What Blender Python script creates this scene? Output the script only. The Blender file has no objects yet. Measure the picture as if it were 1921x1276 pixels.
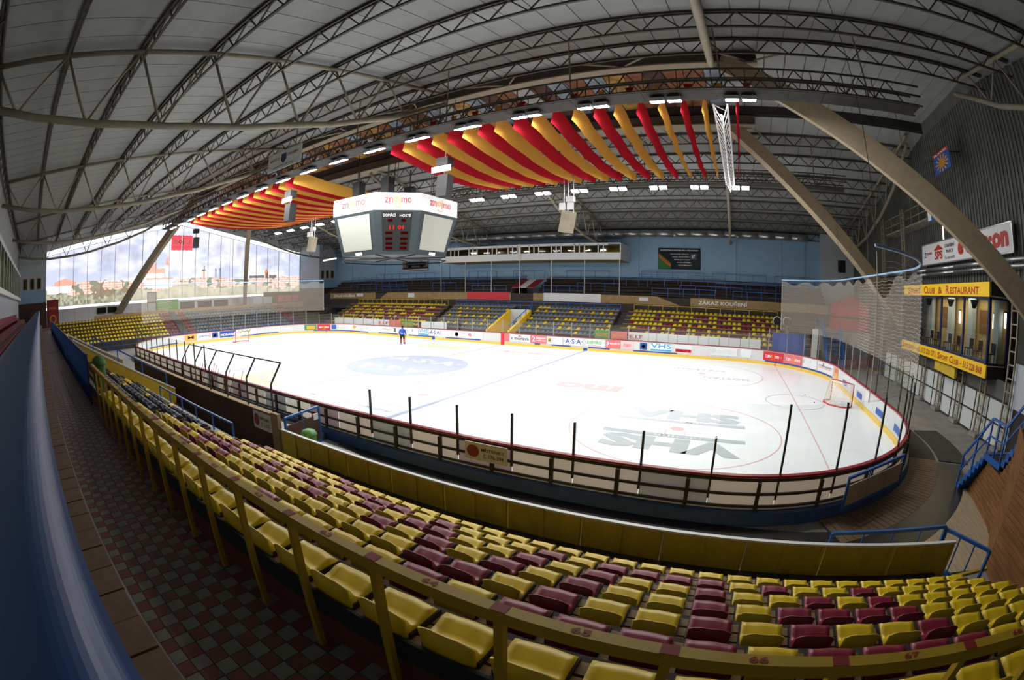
import bpy, math, random
import numpy as np
from mathutils import Vector, Matrix
random.seed(7)
SC = bpy.context.scene
COL = SC.collection

# ------------------------------------------------------------------ camera, world, exposure
cam = bpy.data.cameras.new('camera')
camo = bpy.data.objects.new('camera', cam)
COL.objects.link(camo)
CAMP = (21.897, -25.124, 5.431)
YAW, PITCH, ROLL = -0.4847, -0.1093, 0.0099
def cam_axes():
    f = Vector((math.sin(YAW)*math.cos(PITCH), math.cos(YAW)*math.cos(PITCH), math.sin(PITCH)))
    r = Vector((math.cos(YAW), -math.sin(YAW), 0)); u = r.cross(f)
    c, s = math.cos(ROLL), math.sin(ROLL)
    return c*r+s*u, -s*r+c*u, f
R_, U_, F_ = cam_axes()
m3 = Matrix((R_, U_, -F_)).transposed()
camo.matrix_world = Matrix.Translation(CAMP) @ m3.to_4x4()
cam.type = 'PANO'
cam.panorama_type = 'FISHEYE_EQUISOLID'
cam.fisheye_lens = 16.062
cam.fisheye_fov = math.radians(200)
cam.sensor_width = 36.0
cam.sensor_fit = 'HORIZONTAL'
cam.clip_end = 400
SC.camera = camo

w = bpy.data.worlds.new('overcast_sky'); SC.world = w; w.use_nodes = True
w.node_tree.nodes['Background'].inputs[0].default_value = (.93, .96, 1, 1)
w.node_tree.nodes['Background'].inputs[1].default_value = 2.2
SC.view_settings.view_transform = 'Standard'
SC.view_settings.look = 'None'
SC.view_settings.exposure = 0.0
SC.view_settings.gamma = 1.0
SC.view_settings.use_curve_mapping = False
FLOOD_W = 440.0      # watts of each pair of floodlights

# ------------------------------------------------------------------ materials
def lin(c):
    return tuple((x/12.92 if x <= .04045 else ((x+.055)/1.055)**2.4) for x in c)
def hexc(h):
    return lin(tuple(int(h[i:i+2], 16)/255 for i in (0, 2, 4)))
MATS = {}
def M(name, h, rough=.6, metal=0, noise=0., scale=4., bump=0., emit=0., stretch=None, spec=None, coat=0):
    if name in MATS: return MATS[name]
    m = bpy.data.materials.new(name); m.use_nodes = True
    nt = m.node_tree; b = nt.nodes['Principled BSDF']
    col = hexc(h)+(1,)
    b.inputs['Base Color'].default_value = col
    b.inputs['Roughness'].default_value = rough
    b.inputs['Metallic'].default_value = metal
    if spec is not None: b.inputs['Specular IOR Level'].default_value = spec
    if coat: b.inputs['Coat Weight'].default_value = coat
    if emit:
        b.inputs['Emission Color'].default_value = col; b.inputs['Emission Strength'].default_value = emit
    if noise or bump:
        tc = nt.nodes.new('ShaderNodeTexCoord'); n = nt.nodes.new('ShaderNodeTexNoise')
        n.inputs['Scale'].default_value = scale; n.inputs['Detail'].default_value = 6
        src = tc.outputs['Object']
        if stretch:
            mp = nt.nodes.new('ShaderNodeMapping'); mp.inputs['Scale'].default_value = stretch
            nt.links.new(src, mp.inputs[0]); src = mp.outputs[0]
        nt.links.new(src, n.inputs['Vector'])
        if noise:
            mr = nt.nodes.new('ShaderNodeMapRange')
            mr.inputs[1].default_value = .3; mr.inputs[2].default_value = .7
            mr.inputs[3].default_value = 1-noise; mr.inputs[4].default_value = 1+noise*.6
            nt.links.new(n.outputs['Fac'], mr.inputs[0])
            mx = nt.nodes.new('ShaderNodeVectorMath'); mx.operation = 'MULTIPLY'
            mx.inputs[0].default_value = col[:3]; nt.links.new(mr.outputs[0], mx.inputs[1])
            nt.links.new(mx.outputs[0], b.inputs['Base Color'])
        if bump:
            bp = nt.nodes.new('ShaderNodeBump'); bp.inputs['Strength'].default_value = bump
            nt.links.new(n.outputs['Fac'], bp.inputs['Height']); nt.links.new(bp.outputs[0], b.inputs['Normal'])
    MATS[name] = m
    return m
def glass(name, tint, gl=.06):
    m = bpy.data.materials.new(name); m.use_nodes = True; nt = m.node_tree; nt.nodes.clear()
    o = nt.nodes.new('ShaderNodeOutputMaterial'); t = nt.nodes.new('ShaderNodeBsdfTransparent')
    g = nt.nodes.new('ShaderNodeBsdfGlossy'); mx = nt.nodes.new('ShaderNodeMixShader')
    t.inputs[0].default_value = tint+(1,); g.inputs['Roughness'].default_value = .03
    mx.inputs[0].default_value = gl
    nt.links.new(t.outputs[0], mx.inputs[1]); nt.links.new(g.outputs[0], mx.inputs[2])
    nt.links.new(mx.outputs[0], o.inputs[0]); MATS[name] = m
    return m
def veil(name, h, cover):
    # fine netting: mesh threads too small to see, part thread part open
    m = bpy.data.materials.new(name); m.use_nodes = True; nt = m.node_tree; nt.nodes.clear()
    o = nt.nodes.new('ShaderNodeOutputMaterial'); t = nt.nodes.new('ShaderNodeBsdfTransparent')
    g = nt.nodes.new('ShaderNodeBsdfDiffuse'); mx = nt.nodes.new('ShaderNodeMixShader')
    g.inputs[0].default_value = hexc(h)+(1,); mx.inputs[0].default_value = cover
    nt.links.new(t.outputs[0], mx.inputs[1]); nt.links.new(g.outputs[0], mx.inputs[2])
    nt.links.new(mx.outputs[0], o.inputs[0]); MATS[name] = m
    return m
def emitter(name, h, s):
    m = bpy.data.materials.new(name); m.use_nodes = True; nt = m.node_tree; nt.nodes.clear()
    o = nt.nodes.new('ShaderNodeOutputMaterial'); e = nt.nodes.new('ShaderNodeEmission')
    e.inputs[0].default_value = hexc(h)+(1,); e.inputs[1].default_value = s
    nt.links.new(e.outputs[0], o.inputs[0]); MATS[name] = m
    return m
def printed(name, transl=0., attr='print'):
    m = bpy.data.materials.new(name); m.use_nodes = True; nt = m.node_tree; nt.nodes.clear()
    o = nt.nodes.new('ShaderNodeOutputMaterial'); a = nt.nodes.new('ShaderNodeVertexColor'); a.layer_name = attr
    d = nt.nodes.new('ShaderNodeBsdfDiffuse'); nt.links.new(a.outputs[0], d.inputs[0])
    if transl:
        t = nt.nodes.new('ShaderNodeBsdfTranslucent'); mx = nt.nodes.new('ShaderNodeMixShader'); mx.inputs[0].default_value = transl
        nt.links.new(a.outputs[0], t.inputs[0]); nt.links.new(d.outputs[0], mx.inputs[1]); nt.links.new(t.outputs[0], mx.inputs[2])
        nt.links.new(mx.outputs[0], o.inputs[0])
    else: nt.links.new(d.outputs[0], o.inputs[0])
    MATS[name] = m
    return m

M('ice', 'e6eaec', .25, noise=.03, scale=.6, spec=.3)
M('concrete', '8b8782', .8, noise=.25, scale=1.2); M('dark_concrete', '35332f', .75, noise=.3, scale=2.)
M('rubber', '1d1f20', .35, noise=.4, scale=1.5); M('grey_slab', '9a9a98', .8, noise=.12, scale=2)
M('yellow_seat', 'e2c21c', .36, noise=.06, scale=9); M('red_seat', '8a2038', .38, noise=.08, scale=9)
M('navy_seat', '20263a', .35); M('steel_blue_seat', '5f7484', .5); M('mount', '2e241c', .7)
M('plank', '8d6f3f', .7, noise=.35, scale=3, stretch=(.3, 4, 1)); M('dark_plank', '4a3a2a', .8, noise=.3, scale=3, stretch=(.3, 4, 1))
M('riser', '3a3128', .85, noise=.3, scale=2); M('green_fascia', '22302a', .8, noise=.3, scale=3); M('brick_red', '6d3b2c', .8, noise=.2)
M('yellow_paint', 'b99a24', .5, noise=.08, scale=5); M('olive_yellow', 'd0b234', .55, noise=.15, scale=3)
M('white_trim', 'd8d8d2', .5); M('white', 'd8d9d9', .5); M('white_board', 'd6dadb', .35)
M('kick_yellow', 'dcb648', .4); M('cap_red', '8e1f2c', .4); M('stripe_blue', '1d4a9c', .4)
M('board_back', 'a99d8d', .6, noise=.2, scale=1.5); M('back_purple', '6d5560', .6); M('back_cream', 'd7cfba', .6); M('back_grey', '56585a', .6)
M('steel_dark', '3d3a31', .6, metal=.2, noise=.2); M('blue_paint', '1f5ba8', .4, noise=.08, scale=4); M('blue_curb', '1c4680', .45, noise=.25, scale=2)
M('bar_blue', '8fb4d8', .4); M('blue_rail', '153e74', .36); M('tan_steel', '8d8470', .6, noise=.15, scale=2); M('truss_dark', '4a4238', .65, noise=.2, scale=3)
M('roof_panel', '8f918e', .75, noise=.12, scale=.9); M('rust', '7b4a2a', .8, noise=.6, scale=1.2); M('ochre', '9a7434', .8, noise=.6, scale=1.3); M('rust_dark', '4d3026', .8, noise=.5, scale=1.6); M('rust_blue', '76838e', .8, noise=.4, scale=1.5)
M('blue_wall', '8db0cd', .7, noise=.06, scale=1); M('tower_wall', 'b3bcc2', .7, noise=.05); M('tan_board', '9a8055', .7, noise=.2, scale=2)
M('brown_wall', '4a3022', .75, noise=.2, scale=2); M('brown_wood', '7d5327', .7, noise=.35, scale=3, stretch=(3, .3, 3)); M('bench_dark', '3d332b', .8, noise=.3)

M('black', '0d0d0e', .75); M('cabinet', '2c373c', .55, noise=.1); M('screen', 'a2a49b', .6); M('silver', 'b9bcbd', .3, metal=.8); M('galv', '9fa3a3', .4, metal=.5)
M('tile_red', '6e3a30', .5, noise=.2, scale=6); M('tile_grey', '77776a', .5, noise=.2, scale=6); M('grout', '26221e', .9)
M('deck', 'a8977a', .8, noise=.2, scale=5, stretch=(3, .4, 1)); M('clinker', '6d5640', .6, noise=.25, scale=7); M('green_plastic', '5f9a58', .45); M('green_dark', '3f6a2e', .7, noise=.2)
M('corrugated', '63645e', .6, metal=.2, noise=.25, scale=.8); M('leg_tan', '9b8c72', .7, noise=.12); M('sign_yellow', 'f3c71c', .5); M('sign_red', 'b0301d', .5)
M('number_red', '8c2620', .6); M('znojmo_red', 'c8202e', .5); M('gold', 'e2a02e', .5); M('text_black', '222222', .6); M('text_white', 'f4f4f4', .5); M('ad_green', '3f8a4d', .5); M('lime', '5cb32b', .5)
M('cyan', '3c9ac4', .5); M('asa_blue', '233f9a', .5); M('pale_grey', 'c9cbcc', .5); M('pale_red', 'd56b6f', .5); M('pale_pink', 'e6b8b8', .5); M('orange', 'e9a24c', .5); M('sun_blue', '2e5aa8', .5)
M('ice_grey', 'b9c1c5', .3); M('ice_blue', 'a5aec4', .3); M('ice_red', 'd9b0b0', .3); M('ice_yellow', 'cfcdab', .3); M('ice_dark', 'adb5b8', .3)
M('skin', 'b98a6c', .6); M('jersey', '1f49a6', .7); M('hair', '231c18', .8); M('sock_red', 'b41f2b', .7)
M('warm_wall', 'b79a68', .7); M('navy_frame', '1d2650', .4); M('chair_blue', '232a3c', .6); M('net_cord', 'd9d2c4', .8); M('door_white', 'c9d0cd', .5)
glass('plexi', (.965, .985, .98), .035); glass('window_glass', (.72, .76, .76), .08); glass('dark_glass', (.7, .72, .6), .03)
veil('netting', 'cfc8bb', .17); veil('netting_thick', 'd6cfc0', .3)
emitter('flood_lens', 'f4f4ff', 30.); emitter('tube_light', 'fff3dc', 6.); emitter('led_red', 'ff2414', 2.2); emitter('led_dim', '7a1410', .35)
def plastic(name, front, back, t):
    m = bpy.data.materials.new(name); m.use_nodes = True; nt = m.node_tree; nt.nodes.clear()
    o = nt.nodes.new('ShaderNodeOutputMaterial'); d = nt.nodes.new('ShaderNodeBsdfDiffuse'); tr = nt.nodes.new('ShaderNodeBsdfTranslucent'); mx = nt.nodes.new('ShaderNodeMixShader')
    d.inputs[0].default_value = hexc(front)+(1,); tr.inputs[0].default_value = hexc(back)+(1,); mx.inputs[0].default_value = t
    nt.links.new(d.outputs[0], mx.inputs[1]); nt.links.new(tr.outputs[0], mx.inputs[2]); nt.links.new(mx.outputs[0], o.inputs[0]); MATS[name] = m
for nm_, bk in (('sheet', 'cdbba8'), ('sheet_purple', '8a6c72'), ('sheet_cream', 'efe8d4'), ('sheet_grey', '7a7a78')): plastic(nm_, 'dde0e1', bk, .24)
plastic('fabric_red', 'ae2230', 'ae2230', .3); plastic('fabric_yellow', 'd3a047', 'd3a047', .3)
printed('mural_print', .62); printed('poster_print')

# ------------------------------------------------------------------ mesh helpers
class MB:
    def __init__(s): s.v = []; s.f = []; s.m = []; s.marks = []
    def cut(s): s.marks.append(len(s.f))
    def add(s, vs, fs, m=0):
        o = len(s.v); s.v += [tuple(v) for v in vs]
        for f in fs: s.f.append([i+o for i in f]); s.m.append(m)
    def box(s, x0, x1, y0, y1, z0, z1, m=0):
        s.add([(x0,y0,z0),(x1,y0,z0),(x1,y1,z0),(x0,y1,z0),(x0,y0,z1),(x1,y0,z1),(x1,y1,z1),(x0,y1,z1)],
              [(3,2,1,0),(4,5,6,7),(0,1,5,4),(1,2,6,5),(2,3,7,6),(3,0,4,7)], m)
    def quad(s, a, b, c, d, m=0): s.add([a, b, c, d], [(0,1,2,3)], m)
    def bar(s, a, b, w, h=None, m=0, up=(0,0,1)):
        a, b = Vector(a), Vector(b); h = h or w; d = (b-a).normalized(); u = Vector(up)
        if abs(d.dot(u)) > .98: u = Vector((0,1,0))
        sd = d.cross(u).normalized(); u = sd.cross(d)
        vs = [p+sd*(i*w/2)+u*(j*h/2) for p in (a, b) for i, j in ((-1,-1),(1,-1),(1,1),(-1,1))]
        s.add(vs, [(3,2,1,0),(4,5,6,7),(0,1,5,4),(1,2,6,5),(2,3,7,6),(3,0,4,7)], m)
    def tube(s, pts, r, n=6, m=0, caps=True):
        pts = [Vector(p) for p in pts]; o = len(s.v); k = len(pts)
        for i, p in enumerate(pts):
            d = (pts[min(i+1, k-1)]-pts[max(i-1, 0)]).normalized()
            u = Vector((0,0,1)) if abs(d.z) < .95 else Vector((0,1,0))
            sd = d.cross(u).normalized(); u = sd.cross(d)
            for j in range(n):
                t = 2*math.pi*j/n; s.v.append(tuple(p+sd*(r*math.cos(t))+u*(r*math.sin(t))))
        for i in range(k-1):
            for j in range(n):
                a, b = o+i*n+j, o+i*n+(j+1) % n
                s.f.append([a, b, b+n, a+n]); s.m.append(m)
        if caps:
            s.f.append([o+j for j in range(n)][::-1]); s.m.append(m)
            s.f.append([o+(k-1)*n+j for j in range(n)]); s.m.append(m)
    def prism(s, poly, vec, m=0):
        n = len(poly); vec = Vector(vec)
        vs = [Vector(p) for p in poly]+[Vector(p)+vec for p in poly]
        fs = [tuple(range(n))[::-1], tuple(range(n, 2*n))]+[(i, (i+1) % n, (i+1) % n+n, i+n) for i in range(n)]
        s.add(vs, fs, m)
    def lathe(s, c, prof, n=10, m=0):
        o = len(s.v); k = len(prof)
        for r, z in prof:
            for j in range(n):
                t = 2*math.pi*j/n; s.v.append((c[0]+r*math.cos(t), c[1]+r*math.sin(t), c[2]+z))
        for i in range(k-1):
            for j in range(n):
                a, b = o+i*n+j, o+i*n+(j+1) % n; s.f.append([a, b, b+n, a+n]); s.m.append(m)
        s.f.append([o+j for j in range(n)][::-1]); s.m.append(m); s.f.append([o+(k-1)*n+j for j in range(n)]); s.m.append(m)
    def mesh(s, name, mats, smooth=False):
        me = bpy.data.meshes.new(name); me.from_pydata(s.v, [], s.f)
        mats = mats if isinstance(mats, (list, tuple)) else [mats]
        for m in mats: me.materials.append(MATS[m])
        me.polygons.foreach_set('material_index', s.m)
        if smooth: me.polygons.foreach_set('use_smooth', [True]*len(s.f))
        me.update(); return me
def tag(o, label=None, cat=None, group=None, kind=None):
    if label: o['label'] = label
    if cat: o['category'] = cat
    if group: o['group'] = group
    if kind: o['kind'] = kind
    return o
def O(name, mb, mats, parent=None, label=None, cat=None, group=None, kind=None, smooth=False, loc=None):
    me = mb if isinstance(mb, bpy.types.Mesh) else mb.mesh(name, mats, smooth)
    o = bpy.data.objects.new(name, me); COL.objects.link(o)
    if loc is not None: o.location = loc
    if parent is not None:
        o.parent = parent
        if parent.get('_abs'): o.matrix_parent_inverse = Matrix.Translation(parent['_abs']).inverted()
    return tag(o, label, cat, group, kind)
def T(name, loc, label=None, cat=None, group=None, kind=None):
    """Empty at a thing's base; children are modelled in world coordinates"""
    o = bpy.data.objects.new(name, None); COL.objects.link(o); o.location = loc; o['_abs'] = list(loc)
    o.empty_display_size = .2
    return tag(o, label, cat, group, kind)
def pieces(mb):
    """the separately marked pieces of a mesh builder, one builder each"""
    mk = sorted(set([0]+mb.marks+[len(mb.f)])); out = []
    for a, b in zip(mk[:-1], mk[1:]):
        q = MB(); ids = {}
        for f, m in zip(mb.f[a:b], mb.m[a:b]):
            for i in f:
                if i not in ids: ids[i] = len(q.v); q.v.append(mb.v[i])
            q.f.append([ids[i] for i in f]); q.m.append(m)
        out.append(q)
    return out
def P(name, parent, mats, fn, kind=None, label=None, smooth=False):
    mb = MB(); fn(mb); o = None
    for q in (pieces(mb) if len(mb.marks) > 1 else [mb]): o = O(name, q, mats, parent, kind=kind, label=label, smooth=smooth)
    return o
def boxes(name, parent, mat, lst, kind=None, **k):
    mb = MB()
    for b in lst: mb.box(*b)
    return O(name, mb, mat, parent, kind=kind, **k)

TMP = bpy.data.scenes.new('workshop')
def evaluated(o):
    TMP.collection.objects.link(o); vl = TMP.view_layers[0]; vl.update()
    me = bpy.data.meshes.new_from_object(o.evaluated_get(vl.depsgraph)); bpy.data.objects.remove(o); return me
_tc = {}
def text2d(s, bold=0.):
    if (s, bold) in _tc: return _tc[(s, bold)]
    c = bpy.data.curves.new('t', 'FONT'); c.body = s; c.size = 1; c.resolution_u = 2; c.offset = bold
    me = evaluated(bpy.data.objects.new('t', c))
    vs = [(v.co.x, v.co.y) for v in me.vertices]; fs = [tuple(p.vertices) for p in me.polygons]
    bpy.data.curves.remove(c); bpy.data.meshes.remove(me)
    xs = [v[0] for v in vs] or [0, 1]; ys = [v[1] for v in vs] or [0, 1]
    r = (vs, fs, min(xs), max(xs), min(ys), max(ys)); _tc[(s, bold)] = r
    return r
def put_text(mb, s, u0, u1, v0, v1, fn, m=0, bold=.015):
    """write s into the rectangle u0..u1, v0..v1 of the surface fn(u, v)"""
    _, _, x0, x1, y0, y1 = text2d(s, bold); ws = s.split(' ')
    for i, wd in enumerate(ws):                      # word by word, at its place in the line
        if not wd: continue
        vs, fs, a0, a1, _, _ = text2d(wd, bold); d = text2d(' '.join(ws[:i+1]), bold)[3]-a1
        mb.cut(); mb.add([fn(u0+(x+d-x0)/(x1-x0)*(u1-u0), v0+(y-y0)/(y1-y0)*(v1-v0)) for x, y in vs], fs, m)
def rect(mb, u0, u1, v0, v1, fn, m=0, n=1):
    mb.cut()
    for i in range(n):
        a, b = u0+(u1-u0)*i/n, u0+(u1-u0)*(i+1)/n
        mb.add([fn(a, v0), fn(b, v0), fn(b, v1), fn(a, v1)], [(0,1,2,3)], m)
def disc(mb, u, v, ru, rv, fn, m=0, n=18):
    mb.cut()
    mb.add([fn(u+ru*math.cos(2*math.pi*i/n), v+rv*math.sin(2*math.pi*i/n)) for i in range(n)], [tuple(range(n))], m)

# ------------------------------------------------------------------ the hall: floor, walls, roof
XL, XR, YW = -48.5, 37.2, 28.7
def zr(y): return 13.63+.18*(25.12-abs(y))          # purlin line of the roof
O('floor', (lambda mb: (mb.box(XL-.5, XR+8, -YW-.5, YW+.5, -.4, -.03), mb)[1])(MB()), 'concrete', kind='structure')

# roof: deck over separate sheets, one sheet per bay of 1.2 m
ceil = O('ceiling', (lambda mb: ([mb.prism([(XL-1, s*29.6, zr(29.6)+.26), (XL-1, s*4.3, zr(4.3)+.26), (XL-1, s*4.3, zr(4.3)+.36), (XL-1, s*29.6, zr(29.6)+.36)], (XR-XL+10, 0, 0)) for s in (-1, 1)], mb)[1])(MB()), 'dark_concrete', kind='structure')
for s in (-1, 1):
    mb = MB(); mb.prism([(0, s*29.4, zr(29.4)+.15), (0, s*4.4, zr(4.4)+.15), (0, s*4.4, zr(4.4)+.25), (0, s*29.4, zr(29.4)+.25)], (1.165, 0, 0))
    me = mb.mesh('roof_sheet', 'roof_panel')
    for k in range(77):
        o = bpy.data.objects.new('panel', me); COL.objects.link(o); o.location = (XL-.6+1.2*k, 0, 0); o.parent = ceil
# raised ridge between the two ridge beams: patched sheets
mb = MB()
for s in (-1, 1): mb.box(XL-1, XR+8, s*4.4-.06, s*4.4+.06, zr(4.4)+.14, zr(4.4)+1.0)
mb.box(XL-1, XR+8, -4.5, 4.5, zr(4.4)+1.0, zr(4.4)+1.15)
O('ridge_deck', mb, 'dark_concrete', ceil)
rs = [MB() for _ in range(5)]
for q in rs: q.box(0, 1.14, -4.3, 4.3, zr(4.4)+.9, zr(4.4)+.97)
rme = [rs[0].mesh('ridge_sheet', 'rust'), rs[1].mesh('ridge_sheet', 'rust_blue'), rs[2].mesh('ridge_sheet', 'roof_panel'), rs[3].mesh('ridge_sheet', 'ochre'), rs[4].mesh('ridge_sheet', 'rust_dark')]
for k in range(72):
    o = bpy.data.objects.new('ridge_panel', rme[2 if XL+1.2*k > 21.5 or XL+1.2*k < -34 else random.choice((0, 0, 1, 1, 2, 3, 3, 4, 4))]); COL.objects.link(o); o.location = (XL+1.2*k, 0, 0); o.parent = ceil

# side walls
wf = O('wall_far', (lambda mb: (mb.box(XL-.3, XR+8, YW, YW+.3, -.05, 13.2), mb)[1])(MB()), 'blue_wall', kind='structure')
mb = MB(); mb.box(0, .35, YW-.12, YW, 6.9, 13.0); pme = mb.mesh('wall_pilaster', 'blue_wall')
for x in (-38, -30, -17, 10.2, 22, 30.5): O('pilaster', pme, None, wf, loc=(x, 0, 0))
wn = O('wall_near', (lambda mb: (mb.box(XL-.3, XR+8, -YW-.3, -YW, -.05, 13.2), mb)[1])(MB()), 'tower_wall', kind='structure')
mb = MB(); mb.box(0, 2.9, -YW, -YW+.05, 9.6, 12.8); pme = mb.mesh('wall_sheet', 'roof_panel')
for k in range(22): O('panel', pme, None, wn, loc=(XL+5.0+3*k, 0, 0))

# end wall with the printed townscape (daylight from behind), window strips above and below it
wl = O('wall_left', (lambda mb: (mb.box(XL-.3, XL, -YW, YW, -.05, 4.95), mb.box(XL-.3, XL, -YW, -24.0, 4.95, 13.4), mb.box(XL-.3, XL, 24.8, YW, 4.95, 13.4),
     [mb.prism([(XL-.3, s*29, zr(29)+.2), (XL-.3, s*4.4, zr(4.4)+.2), (XL-.3, s*4.4, 18.3), (XL-.3, 0, 18.3), (XL-.3, 0, 17.2), (XL-.3, s*24.4, 12.85), (XL-.3, s*29, 12.5)], (.3, 0, 0)) for s in (-1, 1)], mb)[2+2])(MB()), 'white', kind='structure')
def ztop(y): return 16.42-.181*abs(y)
wm = T('window_1', (XL, 0, 5), kind='structure')
nv = 110
def hsh(a): return (np.sin(a*127.1+11.3)*43758.5453) % 1
def mural_colour(Y, Z):
    """colours of the printed panorama, shadows from behind painted in, at wall positions Y, Z (arrays)"""
    def vn(x, y, f):
        xi, yi = np.floor(x*f), np.floor(y*f); fx, fy = x*f-xi, y*f-yi; fx, fy = fx*fx*(3-2*fx), fy*fy*(3-2*fy)
        h = lambda a, b: hsh(a*1.37+b*7.91)
        return (h(xi,yi)*(1-fx)+h(xi+1,yi)*fx)*(1-fy)+(h(xi,yi+1)*(1-fx)+h(xi+1,yi+1)*fx)*fy
    n1 = .5*vn(Y, Z*2, .22)+.3*vn(Y+9, Z*2, .5)+.2*vn(Y, Z*2, 1.1)
    n2 = .6*vn(Y, Z, .9)+.4*vn(Y+3, Z, 2.3)
    def c3(h): return np.array(hexc(h))
    def mix(a, b, t): return a*(1-t[..., None])+b*t[..., None]
    t = np.clip((n1-.36)*4, 0, 1)
    C = mix(np.broadcast_to(c3('c3c7da'), Y.shape+(3,)), c3('e9e6ee'), t)
    for yy, zz, ry, rz, d in ((-13.5, 11.6, 1.6, 1.5, .42), (-8.2, 11.9, 1.2, 1.2, .38), (-10.8, 12.6, .9, .9, .2), (7.5, 13.2, 1.2, 1.0, .33), (11.4, 12.8, .7, 1.5, .33), (4.2, 13.8, 1.3, .8, .2), (17.5, 10.6, 1.6, 1.6, .3), (19.6, 11.2, .8, 1.2, .25), (-19, 11, 1, 2, .2), (12.5, 10.2, .5, 1.2, .3)):  # soft dark blots: shadows of things behind the sheet, painted into its colour
        g = d*np.exp(-((Y-yy)/ry)**2-((Z-zz)/rz)**2)*(.7+.6*n2); C = mix(C, c3('8f90a8'), np.clip(g*1.5, 0, 1))
    hz = 8.15+.25*np.sin(Y*.35)+.55*np.exp(-((Y+17.5)/3)**2)*.6-.9*np.exp(-((Y+22.5)/2.2)**2)
    town = Z < hz
    yi, zi = np.floor(Y/.62), np.floor(Z/.36); hr = hsh(yi*3.1+zi*17.7); fz = Z/.36-zi; fy = Y/.62-yi
    roofc = mix(np.broadcast_to(c3('e08f74'), Y.shape+(3,)), c3('f3bba4'), hr); wallc = mix(np.broadcast_to(c3('f4e6dc'), Y.shape+(3,)), c3('e9c9b6'), hsh(yi*9.1+zi*2.3))
    hc = np.where(((fz > .45) & (np.abs(fy-.5) < .75-fz*.5))[..., None], roofc, wallc)
    tree = n2 > .62
    hc = np.where(tree[..., None], c3('8b8f78'), hc)
    C = np.where(town[..., None], hc, C)
    gl = 7.0+.4*np.sin(Y*.5+1)+.8*np.exp(-((Y+21)/3)**2)*.3-.35*np.clip((Y-2)/10, 0, 2)+.9*(n2-.5)
    field = Z < gl
    gcol = mix(np.broadcast_to(c3('a7a288'), Y.shape+(3,)), c3('c9c2ac'), np.clip(n2*1.6-.4, 0, 1))
    left = 1/(1+np.exp((Y+10.5)/1.2))
    bush = mix(np.broadcast_to(c3('7b7862'), Y.shape+(3,)), c3('bdb7a0'), np.clip(vn(Y, Z, 3.1)*1.5-.3, 0, 1))
    gcol = mix(gcol, bush, left)
    C = np.where(field[..., None], gcol, C)
    hill = ((Y+12.8)/3.4)**2+((Z-7.3)/1.35)**2 < .45+.9*vn(Y+5, Z, 1.3)
    C = np.where((hill & (n2 > .42))[..., None], mix(np.broadcast_to(c3('7d6a55'), Y.shape+(3,)), c3('a3917c'), n2), C)
    wall_ = (Y > -24) & (Y < -19.5) & (Z > 7.1) & (Z < 8.1) & (n2 < .6); C = np.where(wall_[..., None], c3('f6e9e2'), C)
    rf = (Y > -22.5) & (Y < -18.6) & (Z > 8.1) & (Z < 9.1-.25*np.abs(Y+20.6)); C = np.where(rf[..., None], c3('eda890'), C)
    # church with nave roof and tower, water tower, twin steeples, town tower
    for a, b, z0, z1, h in ((-6.6, -3.0, 7.3, 9.2, 'f8ece6'), (-6.6, -4.3, 9.2, 10.6, 'f2b59f'), (-4.3, -2.8, 9.2, 9.9, 'f0b09a'), (-2.7, -2.15, 8.5, 10.4, 'fbf1ea'), (-6.0, -1.4, 7.0, 8.3, 'f4e3da'), (-6.2, -1.2, 8.3, 8.5, 'eaa890'),
                            (4.35, 4.75, 8.2, 9.4, 'e7a58c'), (4.2, 4.9, 9.4, 9.65, '6b7480'), (4.4, 4.7, 9.65, 10.2, '8a8f99'), (6.7, 6.95, 8.3, 9.5, '9aa0ad'), (7.55, 7.8, 8.3, 9.5, '9aa0ad'), (17.0, 17.6, 8.0, 9.0, '8a6a55')):
        q = (Y > a) & (Y < b) & (Z > z0) & (Z < z1); C = np.where(q[..., None], c3(h), C)
    for yc, w_, z0, z1, h in ((-2.42, .34, 10.4, 11.9, 'f0a890'), (17.3, .45, 9.0, 9.7, 'e0884e'), (6.82, .16, 9.5, 9.9, '6d7382'), (7.67, .16, 9.5, 9.9, '6d7382')):
        q = (Z > z0) & (Z < z1) & (np.abs(Y-yc) < w_*(z1-Z)/(z1-z0)); C = np.where(q[..., None], c3(h), C)
    trees2 = (Z > 8.1) & (Z < 8.5+.15*n2) & (Y > 13.6) & (Y < 19.5) & (np.abs(Y-17.3) > .5); C = np.where(trees2[..., None], c3('7d7468'), C)
    q = (Z > 12.65) & (Z < 14.98) & (Y > -1.75) & (Y < 2.15) & (np.abs(Y-.2) > .06); C = np.where(q[..., None], c3('e8505a'), C)
    return C
edges = [-24.0+2.44*i for i in range(21)]
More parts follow.
